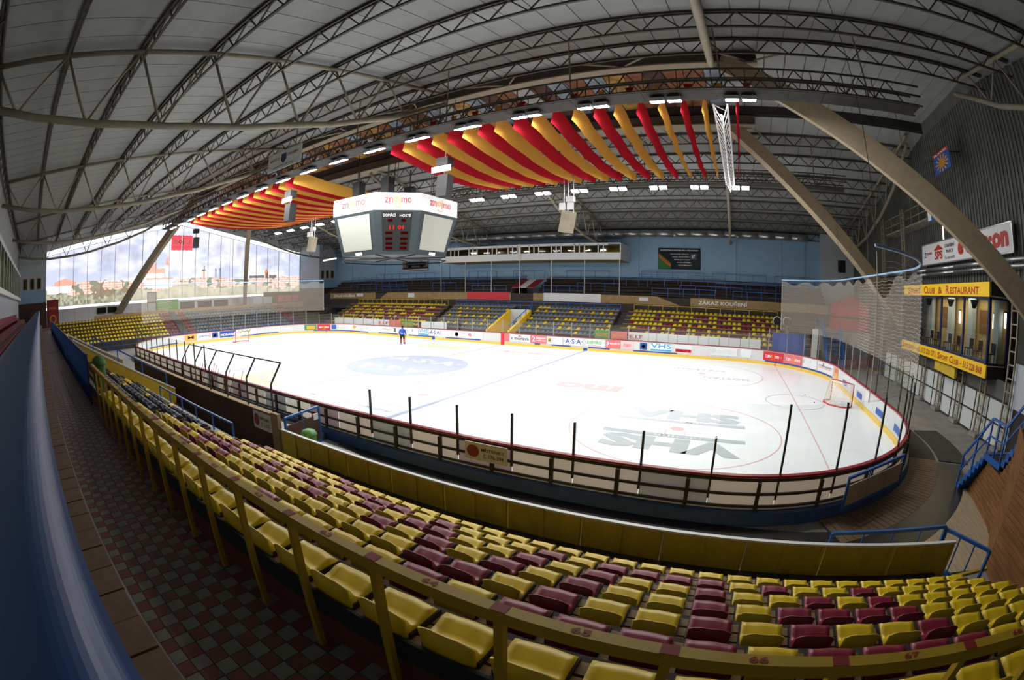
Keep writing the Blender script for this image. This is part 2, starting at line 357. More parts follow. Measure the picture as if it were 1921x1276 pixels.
for a, b in zip(edges[:-1], edges[1:]):
    a2, b2 = a+.02, b-.02; ys = np.linspace(a2, b2, 26); V = []; 
    for j in range(nv+1):
        for y in ys: V.append((XL-.1, y, 5.42+(ztop(y)-5.42)*j/nv))
    n = 26; F = [(j*n+i, j*n+i+1, (j+1)*n+i+1, (j+1)*n+i) for j in range(nv) for i in range(n-1)]
    me = bpy.data.meshes.new('mural_panel'); me.from_pydata(V, [], F); me.materials.append(MATS['mural_print'])
    arr = np.array(V); C = mural_colour(arr[:, 1], arr[:, 2])
    at = me.color_attributes.new('print', 'FLOAT_COLOR', 'POINT'); at.data.foreach_set('color', np.c_[C, np.ones(len(C))].astype(np.float32).ravel())
    O('mural_panel', me, None, wm)
    mb = MB()
    mb.box(XL-.14, XL-.02, b-.02, b+.02, 5.4, ztop(b)+.05); O('mullion', mb, 'galv', wm)
    mb = MB(); mb.quad((XL-.1, a2, ztop(a2)+.12), (XL-.1, b2, ztop(b2)+.12), (XL-.1, b2, ztop(b2)+.75), (XL-.1, a2, ztop(a2)+.75)); O('pane', mb, 'window_glass', wm)
    mb = MB(); mb.quad((XL-.1, a2, 4.98), (XL-.1, b2, 4.98), (XL-.1, b2, 5.36), (XL-.1, a2, 5.36)); O('pane', mb, 'window_glass', wm)
mb = MB()
for s in (-1, 1):
    for d in (.06, .8): mb.bar((XL-.08, s*24.6, ztop(24.6)+d), (XL-.08, 0, ztop(0)+d), .08)
for z in (4.96, 5.39): mb.bar((XL-.08, -24, z), (XL-.08, 24.8, z), .06)
O('window_frame', mb, 'galv', wm)
mb = MB(); fm = lambda u, v: (XL-.04, u, v)
put_text(mb, 'zn', -1.45, -.5, 13.6, 14.15, fm); put_text(mb, 'mo', .55, 1.9, 13.6, 14.15, fm); O('lettering', mb, 'text_white', wm)
mb = MB(); put_text(mb, 'oj', -.42, .48, 13.4, 14.45, fm); O('lettering', mb, 'gold', wm)

# right-hand end wall: ribbed sheet panels
wr = O('wall_right', (lambda mb: (mb.prism([(XR+.1, -YW, -.05), (XR+.1, YW, -.05), (XR+.1, YW, zr(YW)+.2), (XR+.1, 4.4, zr(4.4)+.2), (XR+.1, 4.4, 18.3), (XR+.1, -4.4, 18.3), (XR+.1, -4.4, zr(4.4)+.2), (XR+.1, -YW, zr(YW)+.2)], (.3, 0, 0)), mb)[1])(MB()), 'corrugated', kind='structure')
for k in range(76):
    y0 = -28.6+.75*k; zt_ = min(17.2, zr(max(abs(y0), abs(y0+.72)))+.16)
    mb = MB(); mb.box(XR-.02, XR+.1, y0, y0+.72, 7.2, zt_); mb.box(XR-.08, XR, y0+.1, y0+.2, 7.2, zt_); mb.box(XR-.08, XR, y0+.45, y0+.55, 7.2, zt_); O('panel', mb, 'corrugated', wr)

# corner towers of the end wall
for nm, y0, y1, x1, lab in (('wall_1', -28.7, -24.05, -43.6, 1), ('wall_2', 24.9, 28.7, -42.5, 2)):
    t = T(nm, (XL, y0, 0), kind='structure')
    P('upper_wall', t, 'tower_wall', lambda m: m.prism([(XL, y0, 7.7), (XL, y1, 7.7), (XL, y1, zr(y1)+.16), (XL, y0, zr(y0)+.16)], (x1-XL, 0, 0)))
    boxes('lower_wall', t, 'blue_wall' if lab == 2 else 'blue_wall', [(XL, x1+.01, y0, y1+.01, 6.1, 7.7)])
    boxes('plinth', t, 'brown_wall', [(XL, x1, y0, y1, 2.9, 6.1)])
    for i in range(3):
        c = (y0+y1)/2-1.15+i*1.15
        w_ = boxes('window', t, 'tan_board', [(x1, x1+.05, c-.36, c+.36, 7.75, 9.15)])
        boxes('pane', w_, 'dark_glass', [(x1+.05, x1+.06, c-.28, c+.28, 7.85, 9.05)])

# ------------------------------------------------------------------ roof steel
ys_p = [28.5, 25.58, 22.57, 19.5, 16.35, 13.2, 9.7, 6.6]
PX0, PX1, PITCHP = -48.2, 36.8, 1.55
NP = int((PX1-PX0)/PITCHP)
ords = ['eaves', 'second', 'third', 'fourth', 'fifth', 'sixth', 'seventh', 'topmost']
mb = MB(); mb.bar((0, 0, 0), (PITCHP/2, 0, -.78), .05); d1 = mb.mesh('diagonal', 'truss_dark')
mb = MB(); mb.bar((PITCHP/2, 0, -.78), (PITCHP, 0, 0), .05); d2 = mb.mesh('diagonal', 'truss_dark')
for side, s in (('near', -1), ('far', 1)):
    for i, y in enumerate(ys_p):
        z = zr(y)+.06
        t = T('roof_purlin', (PX0, s*y, z), f'dark lattice purlin, {ords[i]} from the eaves, {"numbered-seat" if s < 0 else "blue-wall"} roof slope', 'roof beam', 'lattice purlins under the roof')
        P('top_chord', t, 'truss_dark', lambda m: (m.bar((PX0, s*y-.07, z), (PX1, s*y-.07, z), .06, .12), m.bar((PX0, s*y+.07, z), (PX1, s*y+.07, z), .06, .12)))
        P('bottom_chord', t, 'truss_dark', lambda m: m.bar((PX0, s*y, z-.78), (PX1, s*y, z-.78), .09))
        if s < 0:
            for k in range(NP):
                for me in (d1, d2):
                    o = bpy.data.objects.new('diagonal', me); COL.objects.link(o); o.location = (k*PITCHP, 0, 0); o.parent = t
        else:
            mb = MB()
            for k in range(NP):
                x = PX0+k*PITCHP; mb.bar((x, s*y, z), (x+PITCHP/2, s*y, z-.78), .06); mb.bar((x+PITCHP/2, s*y, z-.78), (x+PITCHP, s*y, z), .06)
            O('web', mb, 'truss_dark', t, kind='stuff')
# bow-shaped cross trusses on tubes
TX = [-40.0, -24.6, -9.0, 6.5, 21.7, 35.7]
tn = ['beside the printed end wall', 'second from the printed end wall', 'third from the printed end wall', 'third from the ribbed end wall', 'second from the ribbed end wall', 'beside the ribbed end wall']
bp = [(28.6, 11.55), (26.2, 11.2), (23.7, 11.1), (20.7, 11.3), (17.45, 11.75), (13.0, 12.85), (9.0, 14.3), (4.6, 16.6)]
def zb(y):
    for (a, za), (b, zb_) in zip(bp[:-1], bp[1:]):
        if b <= y <= a: return zb_+(za-zb_)*(y-b)/(a-b)
    return bp[-1][1]
for x, nm in zip(TX, tn):
    for s in (-1, 1):
        t = T('roof_truss', (x, s*28.6, 12), f'bow-shaped tubular roof truss {nm}, over {"the numbered seats" if s < 0 else "the blue wall side"}', 'roof truss', 'bow-shaped cross trusses')
        P('top_chord', t, 'tan_steel', lambda m: m.tube([(x, s*28.6, zr(28.6)-.12), (x, s*4.5, zr(4.5)-.12)], .11, 8), smooth=True)
        P('bottom_chord', t, 'tan_steel', lambda m: m.tube([(x, s*a, b) for a, b in bp], .14, 8), smooth=True)
        nodes = ys_p
        for a, b in zip(nodes[:-1], nodes[1:]):
            c = (a+b)/2
            for q in (a, b):
                if zr(q)-.15-zb(c) > .35:
                    P('brace', t, 'tan_steel', lambda m: m.tube([(x, s*q, zr(q)-.12), (x, s*c, zb(c))], .055, 6), smooth=True)
# ridge beams with raking legs
for s, lab in ((-1, 'nearer the numbered seats'), (1, 'nearer the blue wall')):
    y = s*4.4; t = T('ridge_beam', (0, y, 16.8), f'brown box-section ridge beam on four raking concrete legs, {lab}', 'beam', 'ridge beams')
    P('beam', t, 'truss_dark', lambda m: m.box(-33.5, 24, y-.3, y+.3, 16.8, zr(4.7)+.16))
    P('flange', t, 'tan_steel', lambda m: m.box(-33.5, 24, y-.38, y+.38, 16.74, 16.82))
    for a, b in (((22.2, y, 16.9), (37.25, s*10.84, 4.17)), ((-32, y, 16.9), (-47.6, s*12.05, 2.9))):
        P('leg', t, 'leg_tan', lambda m: m.bar(a, b, .62, .95))
    for k in range(9):
        xx = -30+k*6.5
        P('strut', t, 'tan_steel', lambda m: (m.tube([(xx, s*6.6, zr(6.6)-.7), (xx+1.6, y, 17)], .05), m.tube([(xx+3.2, s*6.6, zr(6.6)-.7), (xx+1.6, y, 17)], .05)))
# catwalks that carry the floodlights
for s, lab in ((-1, 'nearer the numbered seats'), (1, 'nearer the blue wall')):
    y = s*7.8; t = T('lighting_catwalk', (0, y, 13.4), f'long lattice catwalk carrying the floodlight row {lab}', 'catwalk', 'lighting catwalks')
    x0, x1 = -33, 31
    for dy in (-.55, .55):
        P('rail', t, 'truss_dark', lambda m: [m.bar((x0, y+dy, zz), (x1, y+dy, zz), .07) for zz in (13.55, 14.0, 14.45)])
        mb = MB(); n = int((x1-x0)/1.4)
        for k in range(n):
            xx = x0+1.4*k; mb.bar((xx, y+dy, 13.55), (xx+.7, y+dy, 14.45), .045); mb.bar((xx+.7, y+dy, 14.45), (xx+1.4, y+dy, 13.55), .045); mb.bar((xx, y+dy, 13.55), (xx, y+dy, 14.45), .04)
        O('lattice', mb, 'truss_dark', t, kind='stuff')
    mb = MB(); mb.box(0, 1.5, y-.5, y+.5, 13.5, 13.55); dm = mb.mesh('deck_plate', 'dark_concrete')
    for k in range(42): O('deck_plate', dm, None, t, loc=(x0+1.52*k, 0, 0))
    for k in range(10):
        xx = -30+6.5*k; P('hanger', t, 'tan_steel', lambda m: m.tube([(xx, y, 13.55), (xx, y, zr(7.8)+.16)], .04))
# floodlights, pairs on both catwalks
lp = MB(); lp.box(-.3, .3, -.26, .26, .04, .2)
hous = lp.mesh('housing', 'galv'); lp = MB(); lp.box(-.27, .27, -.22, .22, 0, .045); lens = lp.mesh('lens', 'flood_lens')
lp = MB(); lp.bar((-.3, 0, .12), (-.3, 0, .34), .03); lp.bar((.3, 0, .12), (.3, 0, .34), .03); lp.bar((-.3, 0, .34), (.3, 0, .34), .03); brk = lp.mesh('bracket', 'steel_dark')
for s, lab in ((-1, 'row above the ice nearer the numbered seats'), (1, 'row above the ice nearer the blue wall')):
    for k in range(-12, 6):
        xc = 7.2+3.1*k
        for dx in (-.36, .36):
            t = T('floodlight', (xc+dx, s*7.8, 13.22), f'lit white floodlight in the {lab}', 'floodlight', f'floodlights, {lab}'); t.pop('_abs')
            t.rotation_euler = (s*-.28, 0, 0)
            for nm, me in (('housing', hous), ('lens', lens), ('bracket', brk)): O(nm, me, None, t)
        L = bpy.data.lights.new('floodlight_beam', 'AREA'); L.shape = 'RECTANGLE'; L.size = 1.3; L.size_y = .5; L.energy = FLOOD_W; L.color = (1, .985, .96); L.spread = math.radians(172)
        lo = bpy.data.objects.new('floodlight_beam', L); COL.objects.link(lo); lo.location = (xc, s*7.72, 13.14); lo.rotation_euler = (s*-.28, 0, 0)

# ------------------------------------------------------------------ ice sheet and its markings
WD, LN, RC = 14.46, 30.0, 8.45
PA, PB, PQ = LN-RC, WD-RC, math.pi/2*RC
SEGS = [('l', PA, (0, WD), (1, 0)), ('a', PQ, (PA, PB), math.pi/2), ('l', 2*PB, (LN, PB), (0, -1)), ('a', PQ, (PA, -PB), 0), ('l', 2*PA, (PA, -WD), (-1, 0)),
        ('a', PQ, (-PA, -PB), -math.pi/2), ('l', 2*PB, (-LN, -PB), (0, 1)), ('a', PQ, (-PA, PB), -math.pi), ('l', PA, (-PA, WD), (1, 0))]
TOT = sum(g[1] for g in SEGS)
def path(s, off=0.):
    """point on the rink edge, s metres clockwise from the middle of the far side, off metres outwards"""
    s = s % TOT
    for g in SEGS:
        if s <= g[1]+1e-9:
            if g[0] == 'l':
                d = g[3]; return (g[2][0]+d[0]*s-d[1]*off, g[2][1]+d[1]*s+d[0]*off)
            t = g[3]-s/RC; return (g[2][0]+(RC+off)*math.cos(t), g[2][1]+(RC+off)*math.sin(t))
        s -= g[1]
    return path(0, off)
ice = MB(); n = 200
ice.prism([path(-TOT*i/n, -.02)+(-.03,) for i in range(n)], (0, 0, .03))
ice = O('ice_sheet', ice, 'ice', label='white ice sheet inside the rink boards with faint painted markings', cat='ice')
FI = lambda u, v: (u, v, .004)
def mark(name, mat, fn): return P(name, ice, mat, fn)
for x, nm, mt, w_ in ((-8.67, 'blue_line', 'ice_blue', .3), (8.67, 'blue_line', 'ice_blue', .3), (0, 'centre_line', 'ice_red', .3), (26, 'goal_line', 'ice_red', .06), (-26, 'goal_line', 'ice_red', .06)):
    hw = 14.4 if abs(x) < 20 else 13.1
    mark(nm, mt, lambda m: rect(m, x-w_/2, x+w_/2, -hw, hw, FI))
def ring(mb, cx, cy, r, w_, fn=FI, n=64, z=None):
    mb.cut()
    for i in range(n):
        a, b = 2*math.pi*i/n, 2*math.pi*(i+1)/n
        mb.add([fn(cx+q*math.cos(t), cy+q*math.sin(t)) for q, t in ((r, a), (r, b), (r-w_, b), (r-w_, a))], [(0,3,2,1)])
mark('centre_logo', 'ice_blue', lambda m: disc(m, 0, 0, 4.5, 4.5, lambda u, v: (u, v, .006), n=64))
FJ = lambda u, v: (u, v, .009)
mark('centre_lettering', 'white_board', lambda m: (put_text(m, '·A·S·A·', -3.6, 3.6, 1.2, 2.9, lambda u, v: FJ(-u, v)) if 0 else put_text(m, '·A·S·A·', -3.6, 3.6, 1.1, 2.7, lambda u, v: FJ(u, v)), put_text(m, '·A·S·A·', -3.6, 3.6, 1.1, 2.7, lambda u, v: FJ(-u, -v))))
for cx, cy in ((20, 7), (20, -7), (-20, 7), (-20, -7)):
    mark('face_off_circle', 'ice_red', lambda m: (ring(m, cx, cy, 4.5, .06), disc(m, cx, cy, .3, .3, FI), [rect(m, cx+sx*.4, cx+sx*1.4, cy+sy*.35-.02, cy+sy*.35+.02, FI) for sx in (-1, 1) for sy in (-1, 1)], [rect(m, cx+sx*.4-.02, cx+sx*.4+.02, cy+sy*.35, cy+sy*1.2, FI) for sx in (-1, 1) for sy in (-1, 1)]))
for cx in (7.17, -7.17):
    for cy in (-7, 7): mark('face_off_spot', 'ice_red', lambda m: disc(m, cx, cy, .32, .32, FI))
for cy, fl, mt in ((-9.0, -1, 'ice_dark'), (-5.0, 1, 'ice_grey')):
    f2 = (lambda u, v, cy=cy, fl=fl: FJ(20+fl*u, cy+fl*v))
    mark('sponsor_print', mt, lambda m: (put_text(m, 'VHS', -2.7, 2.7, -.65, .95, f2, bold=.06), rect(m, -2.9, 2.9, -1.15, -.75, lambda u, v: f2(u, v)[:2]+(.006,))))
    mark('sponsor_print', 'white_board', lambda m: put_text(m, 'ZNOJMO', -1.6, 1.2, -1.07, -.83, lambda u, v: f2(u, v)[:2]+(.012,)))
mark('sponsor_print', 'ice_grey', lambda m: (put_text(m, 'HOSTAN', 18, 21.6, 8.2, 8.9, FJ), put_text(m, 'HOSTAN', -23.4, -20.2, -7.2, -6.4, lambda u, v: FJ(-u, v+0) if 0 else FJ(-u, -v-1.2))))
fS = lambda u, v: FJ(5.6+v, u)
mark('sponsor_print', 'ice_red', lambda m: put_text(m, 'STRABAG', -5.0, -.6, -.42, .42, lambda u, v: FJ(5.2-v, u)))
mark('sponsor_print', 'ice_grey', lambda m: (rect(m, 4.2, 4.4, -5.4, 0, FI), rect(m, 6.0, 6.2, -5.4, 0, FI)))
mark('sponsor_print', 'ice_red', lambda m: put_text(m, 'mo', -2, 2, -.6, .9, lambda u, v: FJ(13.9-u, -.4-v), bold=.05))
mark('sponsor_print', 'ice_red', lambda m: put_text(m, 'VHS EKO', 0, 6, 9.7, 10.7, lambda u, v: FJ(u+1.6, v)))
mark('sponsor_print', 'ice_grey', lambda m: (put_text(m, 'POZEMNÍ STAVBY ZNOJMO', 1.5, 8.0, -10.6, -10.1, lambda u, v: FJ(9.6-u, -20.9-v)), [rect(m, *q, FI) for q in ((.9, 8.5, -9.6, -9.54), (.9, 8.5, -11.3, -11.24), (.9, .96, -11.3, -9.6))], m.add([FI(.9, -11.2), FI(3.2, -11.2), FI(2.2, -10.7)], [(0,1,2)])))
mark('sponsor_print', 'ice_yellow', lambda m: rect(m, -6.4, -1.2, -11.2, -8.2, FI)); mark('sponsor_print', 'ice_grey', lambda m: put_text(m, 'PEGAS', -5.6, -2.4, -10.4, -9.2, FJ))
mark('sponsor_print', 'ice_yellow', lambda m: rect(m, -6.5, -1.5, 8.4, 11.4, FI)); mark('sponsor_print', 'ice_grey', lambda m: put_text(m, 'elnas', -5.8, -2.2, 9.3, 10.6, FJ))
mark('goal_crease', 'ice_blue', lambda m: ring(m, 26, 0, 1.8, .05, n=40)); mark('goal_crease', 'ice_blue', lambda m: ring(m, -26, 0, 1.8, .05, n=40))

# ------------------------------------------------------------------ rink boards, glass, nets
NB = 90; DS = TOT/NB
bd = T('rink_boards', (0, WD, 0), 'white rink boards with yellow kickplate, red cap rail and sponsor panels around the ice', 'rink boards')
def strip(mb, s0, s1, prof, n=3, m=None, close=True):
    """sweep a closed profile of (off, z) along the rink edge"""
    k = len(prof); o = len(mb.v)
    for i in range(n+1):
        s = s0+(s1-s0)*i/n
        for off, z in prof: mb.v.append(path(s, off)+(z,))
    for i in range(n):
        for j in range(k):
            a, b = o+i*k+j, o+i*k+(j+1) % k
            mb.f.append([a, a+k, b+k, b]); mb.m.append(m[j] if m else 0)
    mb.f.append([o+j for j in range(k)]); mb.m.append(m[0] if m else 0); mb.f.append([o+n*k+j for j in range(k)][::-1]); mb.m.append(m[0] if m else 0)
# near side: metres from s=60.1 (x=21.55) to s=103.2 (x=-21.55); x = 21.55-(s-60.116)
def s_near(x): return PA+2*PQ+2*PB+(PA-x)
backs = {40: 'sheet_purple', 41: 'sheet_cream', 42: 'sheet_grey', 44: 'sheet_purple', 38: 'sheet_grey', 36: 'sheet_purple', 33: 'sheet_grey', 46: 'sheet_grey'}
for k in range(NB):
    s0, s1 = k*DS+.006, (k+1)*DS-.006
    mb = MB(); n_ = 3
    for i in range(n_):
        a_, b_ = s0+(s1-s0)*i/n_, s0+(s1-s0)*(i+1)/n_; mb.quad(path(a_, .02)+(.24,), path(b_, .02)+(.24,), path(b_, .02)+(1.16,), path(a_, .02)+(1.16,))
    O('board_panel', mb, backs.get(k, 'sheet'), bd)
    mb = MB(); strip(mb, s0, s1, [(-.015, 0), (.07, 0), (.07, .235), (-.015, .235)], 3); O('kickplate', mb, 'kick_yellow', bd)
mb = MB(); strip(mb, 0, TOT, [(-.02, 1.16), (.13, 1.16), (.13, 1.22), (-.02, 1.22)], 240); O('cap_rail', mb, 'cap_red', bd)
mb = MB(); strip(mb, 26, 116, [(.12, -.03), (.42, -.03), (.34, .3), (.12, .34)], 140); O('curb', mb, 'blue_curb', bd)
mb = MB()
for z in (.36, .7, 1.08): strip(mb, 26, 116, [(.09, z), (.16, z), (.16, z+.06), (.09, z+.06)], 140)
O('frame_rail', mb, 'steel_dark', bd)
mb = MB(); strip(mb, 26, 116, [(.10, .34), (.2, .34), (.2, .37), (.10, .37)], 140); O('sill', mb, 'white_trim', bd)
for k in range(14, 65):
    s = k*DS+.55; a = path(s, .2)
    P('frame_post', bd, 'steel_dark', lambda m: m.bar(a+(.1,), a+(1.08,), .1, .1))
# shielding glass: own heights on each side
BX0, BX1 = s_near(8.95), s_near(-3.4)
for k in range(NB):
    s = k*DS; mid = s+DS/2
    if BX0 < mid < BX1: continue
    top = 3.0 if (26 < mid < 60 or 104 < mid < 137) else (2.1 if 60 <= mid <= 104 else 2.5)
    if BX1 <= mid < 104: top = 2.6
    mb = MB(); strip(mb, s+.03, s+DS-.03, [(.04, 1.2), (.055, 1.2), (.055, top), (.04, top)], 3); O('glass_pane', mb, 'plexi', bd)
    a = path(s, .05); near = 52 < s < 76
    P('glass_post', bd, 'steel_dark' if 40 < s < 120 else 'galv', lambda m: m.bar(a+((.55 if near else 1.18),), a+(top+.01,), .055, .07))
# protective nets behind both goals
for s0, s1, zt, lab in ((26.5, 55.4, 7.0, 'tall cream safety net hung behind the goal in front of the restaurant'), (109.0, 136.8, 6.9, 'tall cream safety net hung behind the goal by the printed end wall')):
    p0 = path(s0)+(3,); t = T('safety_net', p0, lab, 'net', 'safety nets')
    N_ = int((s1-s0)/.35); mb = MB()
    for i in range(N_):
        a, b = s0+(s1-s0)*i/N_, s0+(s1-s0)*(i+1)/N_
        za, zb_ = (zt-.12-.3*abs(math.sin(math.pi*(q-s0)/2.4))**3 - (1.0*math.exp(-((q-43.5)/1.2)**2) if s0 < 100 else 0) for q in (a, b))
        wv = lambda q, z: .05+.06*math.sin(q*2.1)*(7-z)/4
        for lo, hi in ((2.95, 4.9), (4.9, None)):
            h0, h1 = (hi or za), (hi or zb_)
            mb.add([path(a, wv(a, lo))+(lo,), path(b, wv(b, lo))+(lo,), path(b, wv(b, h1))+(h1,), path(a, wv(a, h0))+(h0,)], [(0,1,2,3)])
    O('mesh', mb, 'netting', t)
    mb = MB()
    if s0 < 100:
        for z in np.arange(3.0, zt-.3, .16): mb.tube([path(39+.55*i, .05+.03*math.sin(i*1.3))+(z-.05*(i % 2),) for i in range(30)], .006, 3, caps=False)
    for q in (s0, s1): mb.tube([path(q, .05)+(2.95,), path(q, .02)+(zt-.15,)], .015, 4, caps=False)
    O('cord', mb, 'net_cord', t, kind='stuff')
    P('support_bar', t, 'bar_blue', lambda m: m.tube([path(s0+(s1-s0)*i/60)+(zt,) for i in range(61)], .05, 6), smooth=True)
    for i in range(5):
        q = path(s0+(s1-s0)*i/4)
        P('hanger_wire', t, 'steel_dark', lambda m: m.tube([q+(zt,), q+((13.5 if abs(abs(q[1])-7.8) < .6 else (zr(q[1])-.74 if any(abs(abs(q[1])-yp) < .1 for yp in ys_p) else zr(q[1])+.16)),)], .012, 4))

# sponsor panels on the inner face of the boards; positions are metres along the rink edge
def board(s, z, d=.012): return path(s, -d)+(z,)
def ad(s0, s1, bg, parts, z0=.38, z1=1.1):
    """one sponsor panel: background colour and (kind, args, colour) marks in panel coordinates 0..1"""
    mb = MB(); rect(mb, s0, s1, z0, z1, board, 0, max(1, int((s1-s0)/.6)))
    o = O('sponsor_panel', mb, bg, bd)
    for kind, a, mat in parts:
        mb = MB(); fn = lambda u, v: board(s0+u*(s1-s0), z0+v*(z1-z0), .018)
        if kind == 't': put_text(mb, a[0], *a[1:], fn)
        elif kind == 'r': rect(mb, *a, fn)
        elif kind == 'd': disc(mb, *a, fn)
        elif kind == 's':
            for i in range(12):
                t0 = 2*math.pi*i/12; mb.add([fn(.5+.42*math.cos(t0-.1), .5+.42*math.sin(t0-.1)), fn(.5+.42*math.cos(t0+.1), .5+.42*math.sin(t0+.1)), fn(.5, .5)], [(0,1,2)])
            disc(mb, .5, .5, .2, .2, fn)
        O('print', mb, mat, o)
ZN = lambda c: [('t', ('zn', .10, .34, .33, .62), c), ('t', ('oj', .36, .58, .24, .78), 'gold'), ('t', ('mo', .6, .9, .33, .62), c), ('r', (.38, .62, .12, .18), 'gold')]
VH = [('t', ('VHS', .02, .98, .38, .98), 'cyan'), ('r', (.02, .98, .06, .26), 'cyan')]
SUN = [('r', (.06, .94, .12, .95), 'sun_blue'), ('s', (), 'gold'), ('t', ('BLANÍK', .12, .88, .0, .1), 'sign_red')]
ADS = [
 # far side, left of centre
 (-22.6, -20.6, 'white_board', [('t', ('HOSTAN', .1, .9, .12, .3), 'gold'), ('d', (.5, .62, .17, .3), 'orange')]),
 (-19.6, -16.9, 'white_board', [('d', (.1, .55, .09, .3), 'pale_grey'), ('t', ('ZNOVÍN ZNOJMO a.s.', .25, .98, .5, .68), 'pale_grey'), ('t', ('ŠATOV U ZNOJMA', .25, .98, .3, .46), 'pale_grey')]),
 (-16.6, -15.0, 'white_board', [('t', ('STRABAG', .02, .98, .4, .7), 'pale_red')]),
 (-14.8, -12.6, 'white_board', [('t', ('TISKÁRNA', .35, .98, .55, .85), 'pale_red'), ('t', ('SLÁDEK', .45, .98, .2, .48), 'pale_red'), ('r', (.08, .24, .2, .85), 'back_grey')]),
 (-11.9, -10.9, 'white_board', [('t', ('AL', .4, .98, .4, .75), 'pale_grey'), ('t', ('Y', .05, .3, .4, .85), 'asa_blue')]),
 (-10.8, -9.4, 'white_board', VH), (-9.3, -7.7, 'white_board', [('t', ('·A·S·A·', .02, .98, .25, .85), 'asa_blue')]),
 (-7.3, -6.3, 'white_board', [('t', ('stavební fa', .05, .95, .6, .8), 'pale_grey'), ('t', ('ZNOJMO', .05, .8, .3, .5), 'pale_grey')]),
 (-5.9, -4.2, 'white_board', [('d', (.2, .5, .17, .38), 'pale_grey'), ('d', (.2, .5, .13, .3), 'white_board'), ('t', ('Zemědělské', .45, .98, .58, .8), 'pale_pink'), ('t', ('družstvo', .5, .98, .25, .5), 'pale_pink')]),
 (-4.1, -2.3, 'white_board', [('t', ('e', .02, .22, .3, .75), 'znojmo_red'), ('t', ('lnas', .25, .98, .3, .95), 'pale_grey')]),
 # right of centre
 (.25, .75, 'pale_red', []), (.85, 3.0, 'white_board', [('t', ('s morava', .05, .95, .25, .6), 'text_black'), ('r', (.42, .56, .7, .92), 'pale_red')]),
 (3.05, 4.75, 'pale_red', [('t', ('2', .1, .3, .2, .9), 'text_white'), ('t', ('Zdravotní', .35, .95, .58, .85), 'text_white'), ('t', ('pojišťovna', .35, .95, .25, .5), 'text_white')]),
 (4.85, 6.4, 'white_board', [('r', (.05, .25, .35, .8), 'gold'), ('t', ('Bojanovský', .4, .98, .5, .72), 'pale_grey'), ('t', ('4S', .05, .25, .2, .7), 'orange')]),
 (6.5, 8.4, 'white_board', [('t', ('·A·S·A·', .02, .98, .25, .85), 'asa_blue')]), (8.75, 10.5, 'white_board', [('t', ('zemko', .02, .85, .4, .9), 'lime'), ('t', ('Kuchařovice', .1, .8, .1, .25), 'pale_red')]),
 (10.6, 12.0, 'pale_red', [('t', ('PEKAŘSTVÍ', .3, .95, .5, .75), 'text_white'), ('t', ('P', .08, .24, .2, .8), 'text_white')]), (12.05, 13.2, 'pale_pink', [('t', ('maso', .2, .8, .3, .7), 'pale_red')]),
 (13.75, 14.5, 'white_board', SUN), (14.75, 16.7, 'white_board', VH), (17.0, 18.5, 'white_board', [('t', ('premia', .05, .8, .6, .95), 'pale_grey'), ('r', (.02, .98, .1, .48), 'znojmo_red'), ('t', ('REALITY', .08, .92, .16, .42), 'text_white')]),
 (20.2, 22.6, 'white_board', [('d', (.1, .55, .09, .3), 'pale_grey'), ('t', ('ZNOVÍN ZNOJMO a.s.', .25, .98, .5, .68), 'pale_grey'), ('t', ('ŠATOV U ZNOJMA', .25, .98, .3, .46), 'pale_grey')]),
 (22.9, 23.9, 'white_board', [('t', ('HOSTAN', .02, .98, .12, .32), 'gold'), ('d', (.5, .62, .26, .28), 'orange')]),
 (25.0, 27.0, 'znojmo_red', ZN('text_white')), (27.05, 29.0, 'pale_red', ZN('text_white')),
 (29.1, 30.9, 'white_board', [('t', ('CS-COLOR', .25, .98, .55, .8), 'pale_red'), ('r', (.05, .18, .4, .85), 'znojmo_red')]), (31.0, 33.6, 'white_board', [('r', (.05, .9, .62, .68), 'back_grey'), ('r', (.28, .33, .65, .95), 'back_grey'), ('t', ('ZNOJEMSKO', .05, .9, .3, .56), 'pale_red')]), (33.8, 34.8, 'orange', [('r', (.1, .9, .5, .9), 'pale_red')]),
 # far side towards the printed end wall
 (-29.3, -27.6, 'ad_green', [('r', (.15, .9, .15, .75), 'gold'), ('t', ('MOUNTFIELD', .18, .87, .3, .6), 'ad_green')]), (-27.5, -25.6, 'znojmo_red', ZN('text_white')), (-25.5, -24.6, 'white_board', SUN),
 # printed-wall end
 (-47.0, -45.3, 'orange', [('t', ('M', .25, .75, .3, .8), 'text_black')]), (-45.0, -43.3, 'white_board', [('t', ('perito', .05, .85, .3, .8), 'stripe_blue'), ('r', (.88, .95, .2, .85), 'znojmo_red')]), (-43.2, -42.2, 'white_board', SUN),
 (-42.0, -39.6, 'stripe_blue', [('t', ('MORAVIA', .05, .95, .2, .6), 'text_white')]), (-39.4, -38.4, 'white_board', [('t', ('v', .1, .9, .3, .9), 'lime')]), (-38.2, -37.2, 'white_board', [('t', ('v', .1, .9, .3, .9), 'lime')]),
]
for a in ADS: ad(*a)
for s0, s1 in ((-17.2, -14.0), (-12.3, -8.5), (-7.0, -2.6), (3.5, 4.1), (5.3, 7.2), (8.95, 11.0), (13.2, 17.2), (25.2, 33.5), (-28, -19), (-53, -48), (-38.8, -33)):
    mb = MB(); rect(mb, s0, s1, .26, .36, lambda u, v: board(u, v, .016), 0, 12); O('blue_stripe', mb, 'stripe_blue', bd)
for s in (36.5, 40.2, 44.2, 47.2, 49.4): 
    mb = MB(); rect(mb, s, s+1.1, .42, .72, lambda u, v: board(u, v, .016), 0, 3); O('sponsor_panel', mb, 'sun_blue', bd)
mb = MB(); rect(mb, -.2, .2, 0, 1.16, lambda u, v: board(u, v, .02)); O('line_mark', mb, 'znojmo_red', bd)
